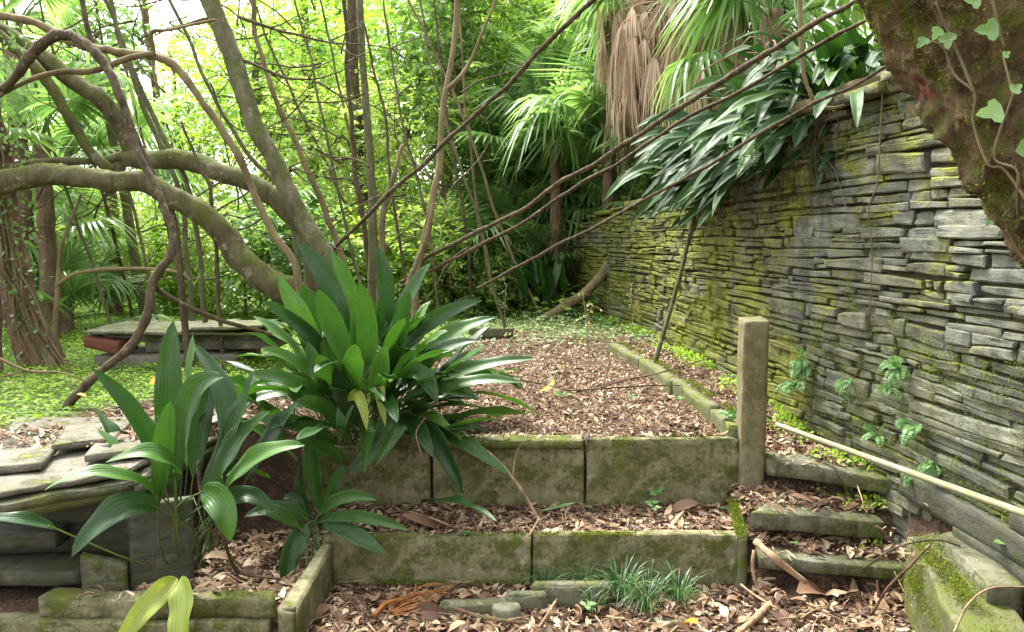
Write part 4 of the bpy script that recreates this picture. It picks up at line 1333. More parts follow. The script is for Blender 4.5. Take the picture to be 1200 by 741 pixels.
# thin stems and saplings
STG = 'thin bare stems rising through the wood'
STEMS = [
    ('dark slanting stem rising left of the arching vine bend', [(205, 262), (170, 190), (130, 95), (105, 40), (90, -20)], [4.9, 4.9], [4, 5, 4, 3, 3], 'vine', None),
    ('thin green stem sloping left of the arching vine', [(225, 240), (180, 140), (150, 70), (120, -10)], [5.4, 5.4], [3, 3, 2.5, 2], 'green_bark', None),
    ('green stem between the arching vine and the leaning trunk', [(214, 240), (188, 170), (155, 95), (125, -10)], [5.9, 5.9], [3, 3, 3, 2.5], 'green_bark', None),
    ('dark rod like stem rising from the mossy trunk', [(250, 245), (235, 200), (212, 145)], 5.0, [2.5, 2, 1.5], 'vine', None),
    ('thin dark pole crossing behind the leaning trunk', [(340, 250), (290, 180), (240, 90), (195, -10)], 5.9, [3, 2.5, 2, 2], 'green_bark', None),
    ('upright grey double stem left of the centre gap', [(437, 330), (436, 240), (432, 150), (424, 60), (418, -20)], [5.8, 5.8], [6, 5, 4.5, 4, 4], 'green_bark', None),
    ('thin dark stem just left of the upright grey stem', [(432, 320), (420, 230), (411, 130), (403, -10)], 5.9, [3, 3, 2.5, 2], 'vine', None),
    ('tan forked sapling behind the tall leaves, bending right at the top', [(488, 330), (498, 280), (515, 200), (520, 130), (532, 60), (536, -10)], [5.0, 5.2], [4, 4, 4, 3.5, 3, 3], 'tan_bark', [(524, 105), (548, 80), (565, 45), (584, -10)]),
    ('reddish stem standing right of the upright grey stem', [(445, 330), (450, 260), (462, 210), (472, 170)], 5.6, [4, 3.5, 3, 2], 'tan_bark', None),
    ('slender tan stem hung with vines behind the central plant', [(410, 330), (375, 230), (330, 130), (300, 40), (296, -20)], 6.2, [4, 3.5, 3, 2.5, 2.5], 'tan_bark', None),
    ('pale sapling in the wood above the slab pile', [(172, 380), (160, 320), (150, 260), (140, 190), (110, 90)], 7.5, [6, 6, 5.5, 5, 4], 'green_bark', None),
    ('thin pale forked sapling beside the ivy trunk', [(62, 440), (64, 380), (66, 330), (70, 290), (95, 230)], 4.9, [4, 3.6, 3, 2.5, 1.5], 'tan_bark', [(66, 335), (95, 320), (150, 314), (205, 318), (225, 330)]),
    ('straight dark trunk deep in the wood near the top centre', [(432, 340), (430, 220), (415, 100), (412, -20)], 9.5, [8, 7, 7, 6], 'vine', None),
    ('grey trunk deep in the wood left of the centre gap', [(385, 330), (372, 240), (362, 120), (355, -20)], 11.0, [7, 6, 6, 5], 'green_bark', None),
    ('tan trunk deep in the wood behind the diagonal vines', [(590, 330), (575, 240), (540, 150), (545, 40), (560, -20)], 11.0, [6, 6, 5, 5, 5], 'tan_bark', None),
    ('dark bending trunk at the top left of the dead fronds', [(775, 150), (758, 90), (742, 60), (720, 30), (700, -15)], 8.4, [8, 8, 9, 9, 9], 'vine', None),
    ('pale trunk in the bright gap left of the leaning trunk', [(205, 330), (195, 200), (180, 90), (165, -20)], 13.0, [5, 5, 4, 4], 'tan_bark', None),
    ('thin grey trunk behind the ivy trunk', [(78, 370), (84, 290), (80, 200), (95, 90)], 8.0, [8, 7, 7, 6], 'green_bark', None),
]
rq = np.random.default_rng(909)
for k in range(16):
    x1 = rq.uniform(-20, 560); sl = rq.uniform(40, 190) * (1 if rq.random() < .85 else -1)
    STEMS.append(('one of many hair thin bare stems slanting up through the wood', [(x1 + sl, 370), (x1 + sl * .72 + rq.normal() * 5, 260), (x1 + sl * .36 + rq.normal() * 5, 120), (x1, -20)], rq.uniform(5.6, 9.0), [2.0, 1.8, 1.5, 1.1], ['green_bark', 'tan_bark', 'vine'][k % 3], None))
for lab, pts, y, r_, mt, fork in STEMS:
    y1 = y if np.ndim(y) == 0 else y[0]
    b = AY(*pts[0], y1)
    gz = H(b[0], y1)
    t = thing('thin_stem', lab, 'tree stem', (b[0], y1, gz), STG if 'hair thin' not in lab else 'hair thin stems slanting through the wood')
    P, ys = pl3(pts, y)
    if b[2] > gz + .05:
        P = np.vstack([[b[0] + (b[0] - P[1][0]) * .3, y1, gz - .1], P]); ys = np.concatenate([[y1], ys])
        r_ = [r_[0] * 1.1] + list(r_)
    else: r_ = list(r_)
    g = Geo(); tube(g, P, np.array(r_) * ys / 867, 8, rough=.2, wob=.03, seed=len(lab), nscale=20)
    part('stem', g, MAT[mt], t)
    if fork:
        g = Geo(); limb(g, fork, y1, [2.8, 2.5, 2, 1.5], 6, wob=.02, rough=.2); part('fork', g, MAT[mt], t)

# wiry branches crossing the wood
gb = np.random.default_rng(21)
g = Geo()
for k in range(64):
    x0, y0 = gb.uniform(-20, 560), gb.uniform(-10, 330)
    a = gb.uniform(-1.2, 1.2) + (math.pi if gb.random() < .5 else 0)
    L = gb.uniform(50, 170)
    pts = [(x0, y0)]
    for q in range(4):
        a += gb.normal() * .3
        pts.append((pts[-1][0] + math.cos(a) * L / 4, pts[-1][1] + math.sin(a) * L / 4))
        if gb.random() < .5:
            b_ = a + gb.choice([-.7, .7]); m_ = L * .22
            limb(g, [pts[-1], (pts[-1][0] + math.cos(b_) * m_, pts[-1][1] + math.sin(b_) * m_)], 5.0 + (k * .37) % 2.6, [.8, .4], 4)
    limb(g, pts, 5.0 + (k * .37) % 2.6, [1.2, .4], 5, wob=.05)
single('twig_tangle', g, MAT['vine'], 'tangle of fine bare twigs hanging in front of the wood at left', 'twigs', kind='stuff')

# diagonal vines slung from the top of the photograph down to the wood
VG = 'woody vines slung diagonally across the terrace'
def rope(label, pts, y, r_, mt='vine', cat='vine', group=VG, name='hanging_vine', wob=.012):
    g = Geo(); limb(g, pts, y, np.array(r_) * .8, 10, rough=.55, nscale=26, wob=wob * 1.6, m=220, seed=len(label))
    return single(name, g, MAT[mt], label, cat, group)
rope('long dark vine from top centre down left into the upright stems', [(730, -40), (692, 2), (640, 52), (580, 112), (520, 170), (455, 230), (420, 262), (385, 300)], [3.6, 5.5], [4, 3.5, 3.4, 3.2, 3, 3, 3, 2.6])
rope('thickest diagonal vine, from beside the big trunk down to the central stems', [(1060, -35), (995, 4), (930, 42), (840, 96), (760, 150), (680, 202), (600, 250), (540, 282), (488, 312)], [2.5, 3.6, 5.2], [4, 4.2, 4.4, 4.2, 3.8, 3.6, 3.4, 3.2, 3])
rope('second diagonal vine running just beneath the thickest one', [(1040, 5), (1008, 28), (930, 70), (860, 112), (790, 150), (700, 205), (620, 256), (540, 300), (470, 330)], [2.6, 3.7, 5.2], [3, 3, 3, 3, 2.8, 2.8, 2.6, 2.6, 2.4])
rope('lowest diagonal vine passing over the overhanging clump', [(1100, 52), (1030, 82), (960, 115), (880, 165), (800, 210), (720, 254), (640, 296), (560, 338)], [2.6, 3.4, 4.9], [3, 2.4, 2.4, 2.4, 2.4, 2.4, 2.2, 2])
rope('thin grey vine hanging in a hook onto the wall top', [(938, -20), (937, 30), (938, 70), (945, 102), (958, 122), (978, 127), (1000, 122)], [3.5, 3.45], [3, 3, 3, 3, 3, 3, 2], mt='tan_bark')
rope('pale brown vine curling out of the litter behind the central plant', [(478, 335), (488, 310), (500, 285), (505, 262), (508, 240)], 4.8, [4.5, 4, 4, 3.5, 3], mt='tan_bark')
# curved log leaning at wall
g = Geo(); limb(g, [(630, 376), (650, 366), (676, 350), (702, 326), (716, 300), (724, 268), (730, 240)], [8.0, 8.2], [4, 6, 6, 6, 6, 6, 5], 12, rough=.25, nscale=10, wob=.04)
single('curved_log', g, MAT['tan_bark'], 'curved reddish brown log leaning against far end of wall', 'log')
# leaning grey pole
g = Geo(); a = AZ(763, 432, .56); b = AY(818, 235, a[1] + .35)
tube(g, [a + [0, 0, -.05], (a * .5 + b * .5) + [.02, 0, 0], b], [.017, .016, .014], 10, rough=.08)
single('leaning_pole', g, MAT['green_bark'], 'thin grey pole leaning on the wall under the overhanging clump', 'pole')
# pale pipe by the wall
g = Geo(); a = AZ(911, 498, .53); b = AY(1203, 603, 2.19)
d = norm(b - a)
tube(g, [a, a * .5 + b * .5, b + d * .5], [.013, .0125, .012], 14, 30)
single('pipe', g, MAT['pipe'], 'straight pale weathered pipe lying along foot of the wall', 'pipe')
# log on top of the wall
g = Geo(); limb(g, [(930, 128), (960, 122), (1000, 104), (1045, 88), (1075, 72)], [3.7, 3.3], [8, 8, 9, 9, 8], 10, rough=.2, wob=.01)
single('wall_log', g, MAT['tan_bark'], 'light brown log lying on the wall top beside the big trunk', 'log')

# ------------------------------------------------------------------ cast iron plants
def blade_geo(gb_, gs, base, start, ctrl, tip, W, seed=0, face=(0, -.6, .8), m=18, nx=9, fold=.34, ripple=.16, var=None):
    W = W * .86
    rg = np.random.default_rng(seed)
    base, start, ctrl, tip = [np.asarray(q, float) for q in (base, start, ctrl, tip)]
    C = bez(start, ctrl, tip, m)
    T = norm(np.gradient(C, axis=0))
    n = norm(np.asarray(face, float))
    S = norm(np.cross(T, n))
    U = np.cross(S, T)
    tw = rg.normal() * .25
    ang = np.linspace(0, tw, m)[:, None]
    S2 = S * np.cos(ang) + U * np.sin(ang); U2 = np.cross(S2, T)
    v = rg.uniform(.15, .85) if var is None else var
    ribbon(gb_, C, S2, U2, W, nx, fold, ripple, None, v, seed)
    if gs is not None and base is not None:
        mid = (base + start) / 2 + (start - base)[[1, 0, 2]] * 0.02
        mid = start - T[0] * np.linalg.norm(start - base) * .45
        mid[2] = max(mid[2], (base[2] + start[2]) / 2 - .05)
        tube(gs, [base, mid * .6 + (base * .5 + start * .5) * .4, start, C[2]], [.0038, .0036, .0034, .0015], 5, 9, var=rg.random(), caps=False)


def auto_blades(gb_, gs, rg, cx, cy, cz, n, rbase, pet, bl, W, elev=(35, 88), az=(0, 360), droop=1.0, ground=None, zf=None):
    for k in range(n):
        a = R(rg.uniform(*az)); e = R(rg.uniform(*elev))
        r0 = rbase * rg.random() ** .5; a0 = rg.uniform(0, 6.28)
        b = np.array([cx + math.cos(a0) * r0, cy + math.sin(a0) * r0, cz])
        if ground: b[2] = H(b[0], b[1]) - .01
        p = rg.uniform(*pet); L = rg.uniform(*bl)
        out = np.array([math.cos(a), math.sin(a), 0])
        d = out * math.cos(e) + np.array([0, 0, math.sin(e)])
        st = b + d * p
        ctrl = st + d * L * .55
        dd = rg.uniform(.2, 1.0) * droop * (1.15 - math.sin(e) * .75)
        tip = ctrl + (out * (math.cos(e) + .25) + np.array([0, 0, math.sin(e) - 1.6 * dd])) * L * .5
        face = np.array([0, 0, 1.]) - out * .5 + rg.normal(size=3) * .25 if e < R(70) else -out + np.array([rg.normal() * .3, rg.normal() * .3, .3])
        blade_geo(gb_, gs, b, st, ctrl, tip, rg.uniform(*W), seed=int(rg.integers(1e6)), face=face)


def clump(name, label, loc, group='cast iron plants with broad dark leaves'):
    t = thing(name, label, 'plant', loc, group)
    return t


def pxleaf(gb_, gs, base, lst, D0, face=(0, -.75, .6), seed0=0):
    """lst: (start px, ctrl px, tip px, distances (3), width m)"""
    for k, q in enumerate(lst):
        (s, c, t_, d, W) = q[:5]
        f = q[5] if len(q) > 5 else face
        blade_geo(gb_, gs, base + np.array([.04 * math.sin(k * 2.3), .03 * math.cos(k * 1.7), 0]), AY(*s, d[0]), AY(*c, d[1]), AY(*t_, d[2]), W, seed=seed0 + k, face=f)


rp = np.random.default_rng(31)
# A: clump in the planter
bx, by = AZ(222, 668, .1)[:2]
PA = clump('cast_iron_plant', 'tall plant with broad glossy leaves growing in the corner planter at lower left', (bx, by, .08))
gA, gS = Geo(), Geo()
B0 = np.array([bx, by, .08])
A_ = [
    ((204, 555), (192, 460), (203, 376), (2.75, 2.72, 2.8), .115, (.35, -.9, .1)),
    ((214, 545), (226, 450), (226, 392), (2.8, 2.85, 2.9), .09, (-.6, -.8, .1)),
    ((262, 560), (290, 470), (225, 402), (2.8, 2.85, 2.95), .105, (.2, -.6, .7)),
    ((190, 560), (172, 480), (108, 432), (2.7, 2.65, 2.6), .075, (.6, -.7, .35)),
    ((206, 570), (208, 440), (262, 442), (2.66, 2.62, 2.6), .125, (-.2, -.8, .6)),
    ((186, 590), (192, 510), (200, 470), (2.6, 2.55, 2.55), .085, (.1, -1, .2)),
    ((232, 590), (290, 470), (298, 435), (2.8, 2.8, 2.85), .11, (-.5, -.8, .3)),
    ((206, 590), (218, 505), (124, 542), (2.6, 2.5, 2.42), .10, (0, -.45, .9)),
    ((192, 585), (130, 530), (52, 575), (2.6, 2.45, 2.35), .085, (0, -.55, .85)),
    ((186, 596), (140, 572), (84, 652), (2.55, 2.42, 2.36), .115, (.15, -.8, .55)),
    ((66, 620), (25, 600), (-40, 612), (2.45, 2.38, 2.3), .06, (.1, -.6, .8)),
    ((252, 585), (258, 520), (316, 482), (2.75, 2.75, 2.8), .115, (-.3, -.7, .7)),
    ((262, 580), (290, 522), (357, 522), (2.7, 2.62, 2.6), .095, (-.1, -.65, .75)),
    ((236, 577), (262, 572), (270, 634), (2.6, 2.52, 2.5), .115, (0, -.95, .3)),
    ((250, 600), (286, 560), (322, 600), (2.75, 2.75, 2.75), .085, (0, -.8, .6)),
    ((226, 560), (240, 470), (250, 420), (2.9, 2.95, 3.0), .10, (0, -.9, .3)),
    ((160, 600), (120, 560), (70, 540), (2.8, 2.85, 2.9), .08, (0, -.6, .8)),
    ((290, 560), (320, 500), (352, 470), (3.0, 3.05, 3.1), .10, (-.2, -.7, .7)),
]
pxleaf(gA, gS, B0, A_, 2.7)
auto_blades(gA, gS, rp, bx, by + .05, .08, 9, .10, (.35, .5), (.3, .42), (.07, .10), elev=(55, 88), az=(10, 170), droop=.7)
for k in range(16):   # dead and bare stalks in the tuft
    a = rp.uniform(0, 6.28); b = B0 + [math.cos(a) * .1, math.sin(a) * .08, 0]
    tube(gS, [b, b + [rp.normal() * .05, rp.normal() * .04, .17], b + [rp.normal() * .1, rp.normal() * .08, rp.uniform(.25, .36)]], [.003, .0018], 4, 6, var=rp.random())
part('foliage', gA, MAT['aspi'], PA)
part('stalks', gS, MAT['stalk'], PA)
for q, lab in (((((208, 678), (182, 694), (134, 760), (2.56, 2.46, 2.40), .095, (.2, -.95, .3))), 'yellowing leaf spotted with holes, hanging over the planter front'),
               ((((213, 676), (219, 712), (205, 775), (2.54, 2.44, 2.38), .115, (-.1, -1, .15))), 'yellow green leaf hanging in front of the planter slab')):
    g = Geo(); s, c, t_, d_, W, f = q
    blade_geo(g, None, B0, AY(*s, d_[0]), AY(*c, d_[1]), AY(*t_, d_[2]), W, seed=5, face=f, var=.7)
    o = part('yellowing_leaf', g, MAT['aspi_yellow'], PA); o['label'] = lab

# C: small clump on the lower terrace
bx, by = AZ(372, 640, .2)[:2]
PC = clump('cast_iron_plant', 'small low plant with a few leaves at the left end of the lower terrace', (bx, by, .15))
gA, gS = Geo(), Geo()
B0 = np.array([bx, by, .13])
C_ = [
    ((372, 606), (400, 570), (442, 586), (3.0, 2.95, 2.92), .065), ((374, 610), (420, 596), (480, 622), (3.0, 2.95, 2.9), .06),
    ((378, 612), (410, 622), (453, 650), (3.0, 2.92, 2.88), .085, (0, -.7, .7)), ((366, 606), (344, 570), (352, 548), (3.05, 3.05, 3.05), .05),
    ((360, 614), (338, 640), (333, 690), (2.95, 2.85, 2.82), .10, (.2, -.95, .3)), ((362, 610), (330, 585), (286, 606), (3.0, 2.95, 2.9), .08),
    ((358, 604), (345, 575), (330, 585), (3.0, 3.0, 3.0), .05), ((384, 600), (388, 565), (404, 545), (3.1, 3.1, 3.1), .06),
    ((350, 618), (318, 590), (300, 600), (2.9, 2.85, 2.85), .07),
    ((376, 600), (362, 540), (366, 505), (3.1, 3.1, 3.1), .09, (0, -1, .2)),
]
pxleaf(gA, gS, B0, C_, 3.0, seed0=40)
part('foliage', gA, MAT['aspi'], PC); part('stalks', gS, MAT['stalk'], PC)

# B: big central clump
bx, by = AZ(420, 498, .55)[:2]
PB = clump('cast_iron_plant', 'largest broad leaved plant spilling over the upper terrace edge in the centre', (bx, by, .5))
gA, gS = Geo(), Geo()
B0 = np.array([bx, by, .52])
B_ = [
    ((402, 415), (400, 330), (346, 282), (3.5, 3.5, 3.5), .12, (.5, -.8, .3)), ((392, 430), (370, 390), (308, 352), (3.5, 3.4, 3.3), .085),
    ((412, 420), (420, 340), (388, 296), (3.6, 3.6, 3.6), .11, (.3, -.9, .3)), ((446, 410), (462, 330), (440, 288), (3.7, 3.7, 3.7), .10, (0, -1, .2)),
    ((385, 430), (345, 360), (326, 325), (3.45, 3.4, 3.4), .11), ((440, 420), (480, 340), (505, 308), (3.6, 3.6, 3.6), .10, (-.2, -.8, .5)),
    ((455, 430), (490, 370), (565, 352), (3.6, 3.6, 3.6), .10), ((462, 440), (520, 385), (580, 372), (3.6, 3.5, 3.5), .10),
    ((492, 458), (540, 425), (628, 420), (3.5, 3.4, 3.35), .085, (0, -.6, .8)), ((488, 476), (540, 436), (610, 448), (3.4, 3.3, 3.25), .08, (0, -.6, .8)),
    ((468, 440), (496, 420), (512, 474), (3.4, 3.3, 3.25), .105, (0, -.9, .4)), ((440, 455), (402, 440), (398, 522), (3.35, 3.2, 3.2), .09, (0, -1, .2)),
    ((486, 498), (515, 500), (543, 580), (3.3, 3.15, 3.08), .115, (-.2, -.9, .4)), ((502, 500), (545, 516), (598, 558), (3.3, 3.15, 3.1), .08, (0, -.7, .7)),
    ((412, 520), (380, 455), (340, 478), (3.3, 3.2, 3.1), .09), ((392, 520), (360, 490), (296, 492), (3.3, 3.15, 3.05), .085),
    ((405, 540), (370, 515), (326, 520), (3.2, 3.1, 3.0), .08), ((455, 480), (452, 520), (408, 556), (3.25, 3.15, 3.1), .10, (.2, -.9, .4)),
    ((380, 450), (350, 420), (306, 408), (3.4, 3.3, 3.2), .09), ((378, 470), (345, 440), (290, 438), (3.35, 3.2, 3.1), .09),
    ((430, 430), (432, 380), (420, 330), (3.4, 3.35, 3.3), .12, (.2, -.9, .3)), ((455, 440), (470, 380), (480, 342), (3.4, 3.35, 3.3), .11, (-.2, -.9, .3)),
    ((415, 440), (385, 370), (372, 340), (3.35, 3.3, 3.25), .12, (.3, -.9, .3)), ((470, 450), (510, 400), (560, 400), (3.4, 3.35, 3.3), .09),
    ((470, 470), (530, 440), (560, 470), (3.4, 3.3, 3.3), .085), ((440, 480), (445, 430), (452, 405), (3.3, 3.2, 3.2), .10, (0, -1, .2)),
    ((425, 500), (405, 470), (392, 430), (3.25, 3.2, 3.15), .11, (.2, -.9, .2)), ((395, 470), (375, 445), (360, 400), (3.3, 3.3, 3.3), .10),
    ((470, 500), (470, 490), (440, 545), (3.2, 3.1, 3.05), .08),
]
pxleaf(gA, gS, B0, B_, 3.4, seed0=80)
auto_blades(gA, gS, rp, bx, by + .12, .55, 74, .22, (.22, .42), (.36, .5), (.08, .115), elev=(20, 86), ground=True, droop=1.5)
auto_blades(gA, gS, rp, bx + .1, by - .02, .55, 26, .2, (.15, .32), (.34, .48), (.08, .115), elev=(15, 60), az=(180, 400), ground=True)
auto_blades(gA, gS, rp, bx - .25, by - .02, .5, 10, .15, (.15, .3), (.3, .42), (.08, .10), elev=(20, 60), az=(150, 330), ground=True)
part('foliage', gA, MAT['aspi'], PB); part('stalks', gS, MAT['stalk'], PB)
for q, lab in (((((450, 470), (440, 430), (452, 500), (3.2, 3.12, 3.1), .06, (0, -1, .2))), 'yellow green upright leaf low in the clump'),
               ((((408, 470), (425, 445), (430, 505), (3.2, 3.1, 3.08), .06, (0, -1, .2))), 'torn leaf with a yellow middle')):
    g = Geo(); s, c, t_, d_, W, f = q
    blade_geo(g, None, B0, AY(*s, d_[0]), AY(*c, d_[1]), AY(*t_, d_[2]), W, seed=5, face=f, var=.8)
    o = part('yellowing_leaf', g, MAT['aspi_yellow'], PB); o['label'] = lab

# D: far clump at the end of the path
bx, by = AZ(632, 362, .62)[:2]
PD = clump('cast_iron_plant', 'dark leafed plant far back at the end of the terrace near the curved log', (bx, by, H(bx, by)))
gA, gS = Geo(), Geo()
auto_blades(gA, gS, rp, bx, by, .6, 42, .35, (.2, .4), (.4, .6), (.09, .13), elev=(20, 88), ground=True)
auto_blades(gA, gS, rp, bx - .4, by + .1, .6, 16, .25, (.12, .3), (.35, .5), (.08, .11), elev=(15, 75), ground=True)
part('foliage', gA, MAT['aspi'], PD); part('stalks', gS, MAT['stalk'], PD)

# E: clump hanging over the wall, F: upright one on the wall top
PE = clump('cast_iron_plant', 'dense dark clump hanging over the top of the wall in shining layers', (1.55, 4.6, 1.95))
gA, gS = Geo(), Geo()
for k in range(330):
    y = rp.uniform(3.7, 5.7)
    wxx = float(wx(y)); zt = float(wtop(y))
    b = np.array([wxx + rp.uniform(-.03, .5), y, zt + rp.uniform(.0, .12)])
    a = R(rp.uniform(150, 250)); out = np.array([math.cos(a), math.sin(a), 0])
    r_ = rp.random()
    e = R(rp.uniform(-25, 62))
    p = rp.uniform(.12, .34); L = rp.uniform(.34, .54)
    d = out * math.cos(e) + np.array([0, 0, math.sin(e)])
    st = b + d * p
    ctrl = st + d * L * .45
    tip = ctrl + norm(out * .8 + np.array([0, 0, -rp.uniform(.35, 1.25)])) * L * .6
    blade_geo(gA, gS, b, st, ctrl, tip, rp.uniform(.065, .095), seed=int(rp.integers(1e6)), face=np.array([-.45, -.75, .65]) + rp.normal(size=3) * .15, m=12, nx=7)
part('foliage', gA, MAT['aspi_wall'], PE); part('stalks', gS, MAT['stalk'], PE)
PF = clump('cast_iron_plant', 'upright bright green clump on wall top beside the big trunk', (1.75, 3.9, 2.05))
gA, gS = Geo(), Geo()
auto_blades(gA, gS, rp, 1.80, 4.0, 2.05, 46, .28, (.10, .3), (.35, .5), (.07, .10), elev=(25, 88))
auto_blades(gA, gS, rp, 2.0, 4.7, 2.1, 40, .4, (.15, .3), (.35, .5), (.07, .10), elev=(25, 88))
part('foliage', gA, MAT['aspi_wall'], PF); part('stalks', gS, MAT['stalk'], PF)

# hanging roots and earth along the wall top below the clump
g = Geo()
for k in range(150):
    y = rp.uniform(3.5, 5.6); x0 = float(wx(y)) - rp.uniform(.0, .06); z0 = float(wtop(y)) + rp.uniform(-.05, .08)
    L = rp.uniform(.08, .5) * (1 if rp.random() < .8 else 1.4)
    tube(g, [[x0, y, z0], [x0 - .04 + rp.normal() * .02, y + rp.normal() * .05, z0 - L * .5], [x0 - .05 + rp.normal() * .03, y + rp.normal() * .08, z0 - L]], [rp.uniform(.0012, .003), .0008], 4, 7, var=rp.random(), caps=False)
single('hanging_roots', g, MAT['vine'], 'matted fine roots trailing down the wall beneath the overhanging clump', 'roots')

# moss cushions growing on edges of slabs, and scraps lying on top of them
def moss_patch(parent, segs, n, wid, size, seed, up=(0, -.3, 1)):
    r_ = np.random.default_rng(seed); g = Geo()
    for (p, q, wgt) in segs:
        p, q = np.array(p, float), np.array(q, float)
        m_ = int(n * wgt); t = r_.random(m_)
        den = n2(t * np.linalg.norm(q - p), np.full(m_, seed), 7, 3, seed)
        t = t[den > -.12]; m_ = len(t)
        pos = p + (q - p) * t[:, None] + r_.normal(size=(m_, 3)) * wid
        scatter(g, NARROW, pos, norm(np.array(up) + r_.normal(size=(m_, 3)) * .7), rdir(r_, m_), r_.uniform(.5, 1.2, m_) * size, r_.random(m_))
    part('moss', g, MAT['moss_tuft'], parent)


MAT['moss_tuft'] = mat_leaf('moss_tuft', [(0, (.05, .075, .012)), (.5, (.12, .155, .02)), (1, (.22, .25, .03))], .8, .3, 1.4, .1)
byl = {o['label']: o for o in bpy.data.objects if 'label' in o}
def L_(s): return [o for k_, o in byl.items() if s in k_][0]
moss_patch(L_('pale mossy slab behind'), [((.1, 2.98, .222), (.9, 2.98, .222), 1), ((.1, 2.972, .02), (.9, 2.972, .02), .6)], 3800, (.01, .006, .004), .010, 1)
moss_patch(L_('long brown mossy slab'), [((-.7, 2.98, .216), (.08, 2.98, .216), .5), ((-.7, 2.965, .02), (.05, 2.965, .02), 1)], 2600, (.01, .006, .006), .010, 2)
moss_patch(L_('narrow moss topped'), [((.945, 2.94, .23), (1.01, 3.29, .272), 1)], 3000, (.012, .01, .003), .011, 3)
moss_patch(L_('middle step'), [((1.03, 3.05, .30), (1.2, 3.10, .305), 1)], 1500, (.02, .03, .003), .010, 4)
moss_patch(L_('tall mossy panel'), [((.35, 3.355, .20), (1.0, 3.355, .20), 1), ((.35, 3.37, .528), (1.0, 3.37, .528), .3)], 2200, (.01, .005, .008), .011, 5)
moss_patch(L_('low mossy stone kerb'), [(K[q] + [.02, 0, .05], K[q + 1] + [.03, 0, .05], 1) for q in range(4)], 1800, (.016, .01, .004), .011, 6)
e0_ = AZ(1075, 640, .335); e1_ = AZ(1165, 740, .33)
moss_patch(L_('long moss covered'), [(e0_, e1_, 1), (e0_ - [.03, 0, .1], e1_ - [.03, 0, .12], .8)], 5200, (.02, .012, .03), .012, 7)
moss_patch(L_('flat thin coping strip'), [((-.6, 3.36, .53), (.3, 3.36, .53), 1)], 1200, (.01, .02, .002), .009, 8)
moss_patch(L_('worn top slab'), [((-1.6, 2.58, .16), (-.85, 2.57, .16), 1)], 1600, (.01, .02, .002), .009, 9)
g = Geo(); rs = np.random.default_rng(14)
for (x0, x1, y0, y1, zt, n_) in ((-.7, .9, 2.975, 3.02, .222, 26), (-.7, 1.0, 3.34, 3.42, .535, 60), (1.2, 1.6, 3.2, 3.3, .448, 22), (1.05, 1.5, 3.02, 3.1, .306, 20), (1.05, 1.55, 2.87, 2.95, .168, 18), (-1.6, -.9, 2.57, 2.62, .163, 24), (1.38, 1.5, 2.3, 2.8, .345, 24)):
    P0 = np.stack([rs.uniform(x0, x1, n_), rs.uniform(y0, y1, n_), zt + rs.random(n_) * .008], -1)
    for q in range(n_):
        scatter(g, LT[rs.integers(0, 12)], P0[q:q + 1], rdir(rs, 1) * [1, 1, .08], norm(rs.normal(size=(1, 3)) * .15 + [0, 0, 1]), rs.uniform(.015, .06, 1), rs.random(1))
single('slab_litter', g, MAT['litter'], 'few dry leaf scraps lying on the steps and slab edges', 'leaf litter', kind='stuff')

# weeds and moss along the foot of the wall and the kerb
g = Geo(); n_ = 5200
y = rs.uniform(2.6, 9, n_); x = wx(y) - np.abs(rs.normal(size=n_)) * .09 - .01
k_ = (n2(x, y, 2.5, 3, 3) > .02)
x, y = x[k_], y[k_]; n_ = len(x)
scatter(g, SMALL, np.stack([x, y, height(x, y) + rs.random(n_) * .05 + .01], -1), rdir(rs, n_, .4), norm(rs.normal(size=(n_, 3)) * .4 + [-.3, -.2, 1]), rs.uniform(.010, .032, n_), rs.random(n_))
single('wall_foot_weeds', g, MAT['cover'], 'small green weeds along the foot of the slate wall', 'weeds', kind='stuff')

# ------------------------------------------------------------------ big trunk at the upper right
BT = thing('big_tree', 'massive rugged mossy trunk leaning across the top right corner', 'tree', (1.62, 1.35, .4))
cen = [AY(1000, -420, 1.75), AY(1075, -180, 1.75), AY(1150, -20, 1.72), AY(1242, 110, 1.64), AY(1345, 240, 1.55), AY(1500, 420, 1.38), AY(1640, 640, 1.22), AY(1700, 900, 1.15)]
g = Geo()
C = catmull(cen, 300)
m, seg = 300, 150
Tn = norm(np.gradient(C, axis=0))
ref = np.array([0, 1., 0])
N = norm(np.cross(Tn, ref)); Bn = np.cross(Tn, N)
a = np.linspace(0, 2 * np.pi, seg, endpoint=False)
rr = np.interp(np.linspace(0, 1, m), [0, .3, .6, 1], [.215, .225, .245, .29])
dirs = np.cos(a)[None, :, None] * N[:, None] + np.sin(a)[None, :, None] * Bn[:, None]
V = C[:, None] + dirs * rr[:, None, None]
r1 = fbm(V * 3.2, 3) * .028
cr = 1 - np.abs(fbm(V * np.array([13, 13, 9]) + 5, 4))         # ridged bark
plates = vnoise(V * 26)
r2 = (cr ** 4 - .5) * .026 + fbm(V * 22, 3) * .012
r3 = fbm(V * 55, 3) * .008
pits = np.clip(vnoise(V * 11 + 9) - .70, 0, 1) * -.10
V = V + dirs * (r1 + r2 + r3 + pits)[..., None]
i, j = np.meshgrid(np.arange(m - 1), np.arange(seg), indexing='ij')
Q = np.stack([i * seg + j, i * seg + (j + 1) % seg, (i + 1) * seg + (j + 1) % seg, (i + 1) * seg + j], -1).reshape(-1, 4)
g.add(V.reshape(-1, 3), Q)
part('trunk', g, MAT['big_bark'], BT)


def on_trunk(px, py, lift=.012):
    """nearest bark point under a sight line, found on the trunk's own surface"""
    d = norm(ray(px, py)); o = np.array([0, 0, CAM_H])
    W = V.reshape(-1, 3) - o
    t = W @ d
    dist = np.linalg.norm(W - t[:, None] * d, axis=1)
    k = np.where(dist < .03)[0]
    if len(k) == 0: k = [np.argmin(dist)]
    k = k[np.argmin(t[k])]
    return o + W[k] - d * lift, -d


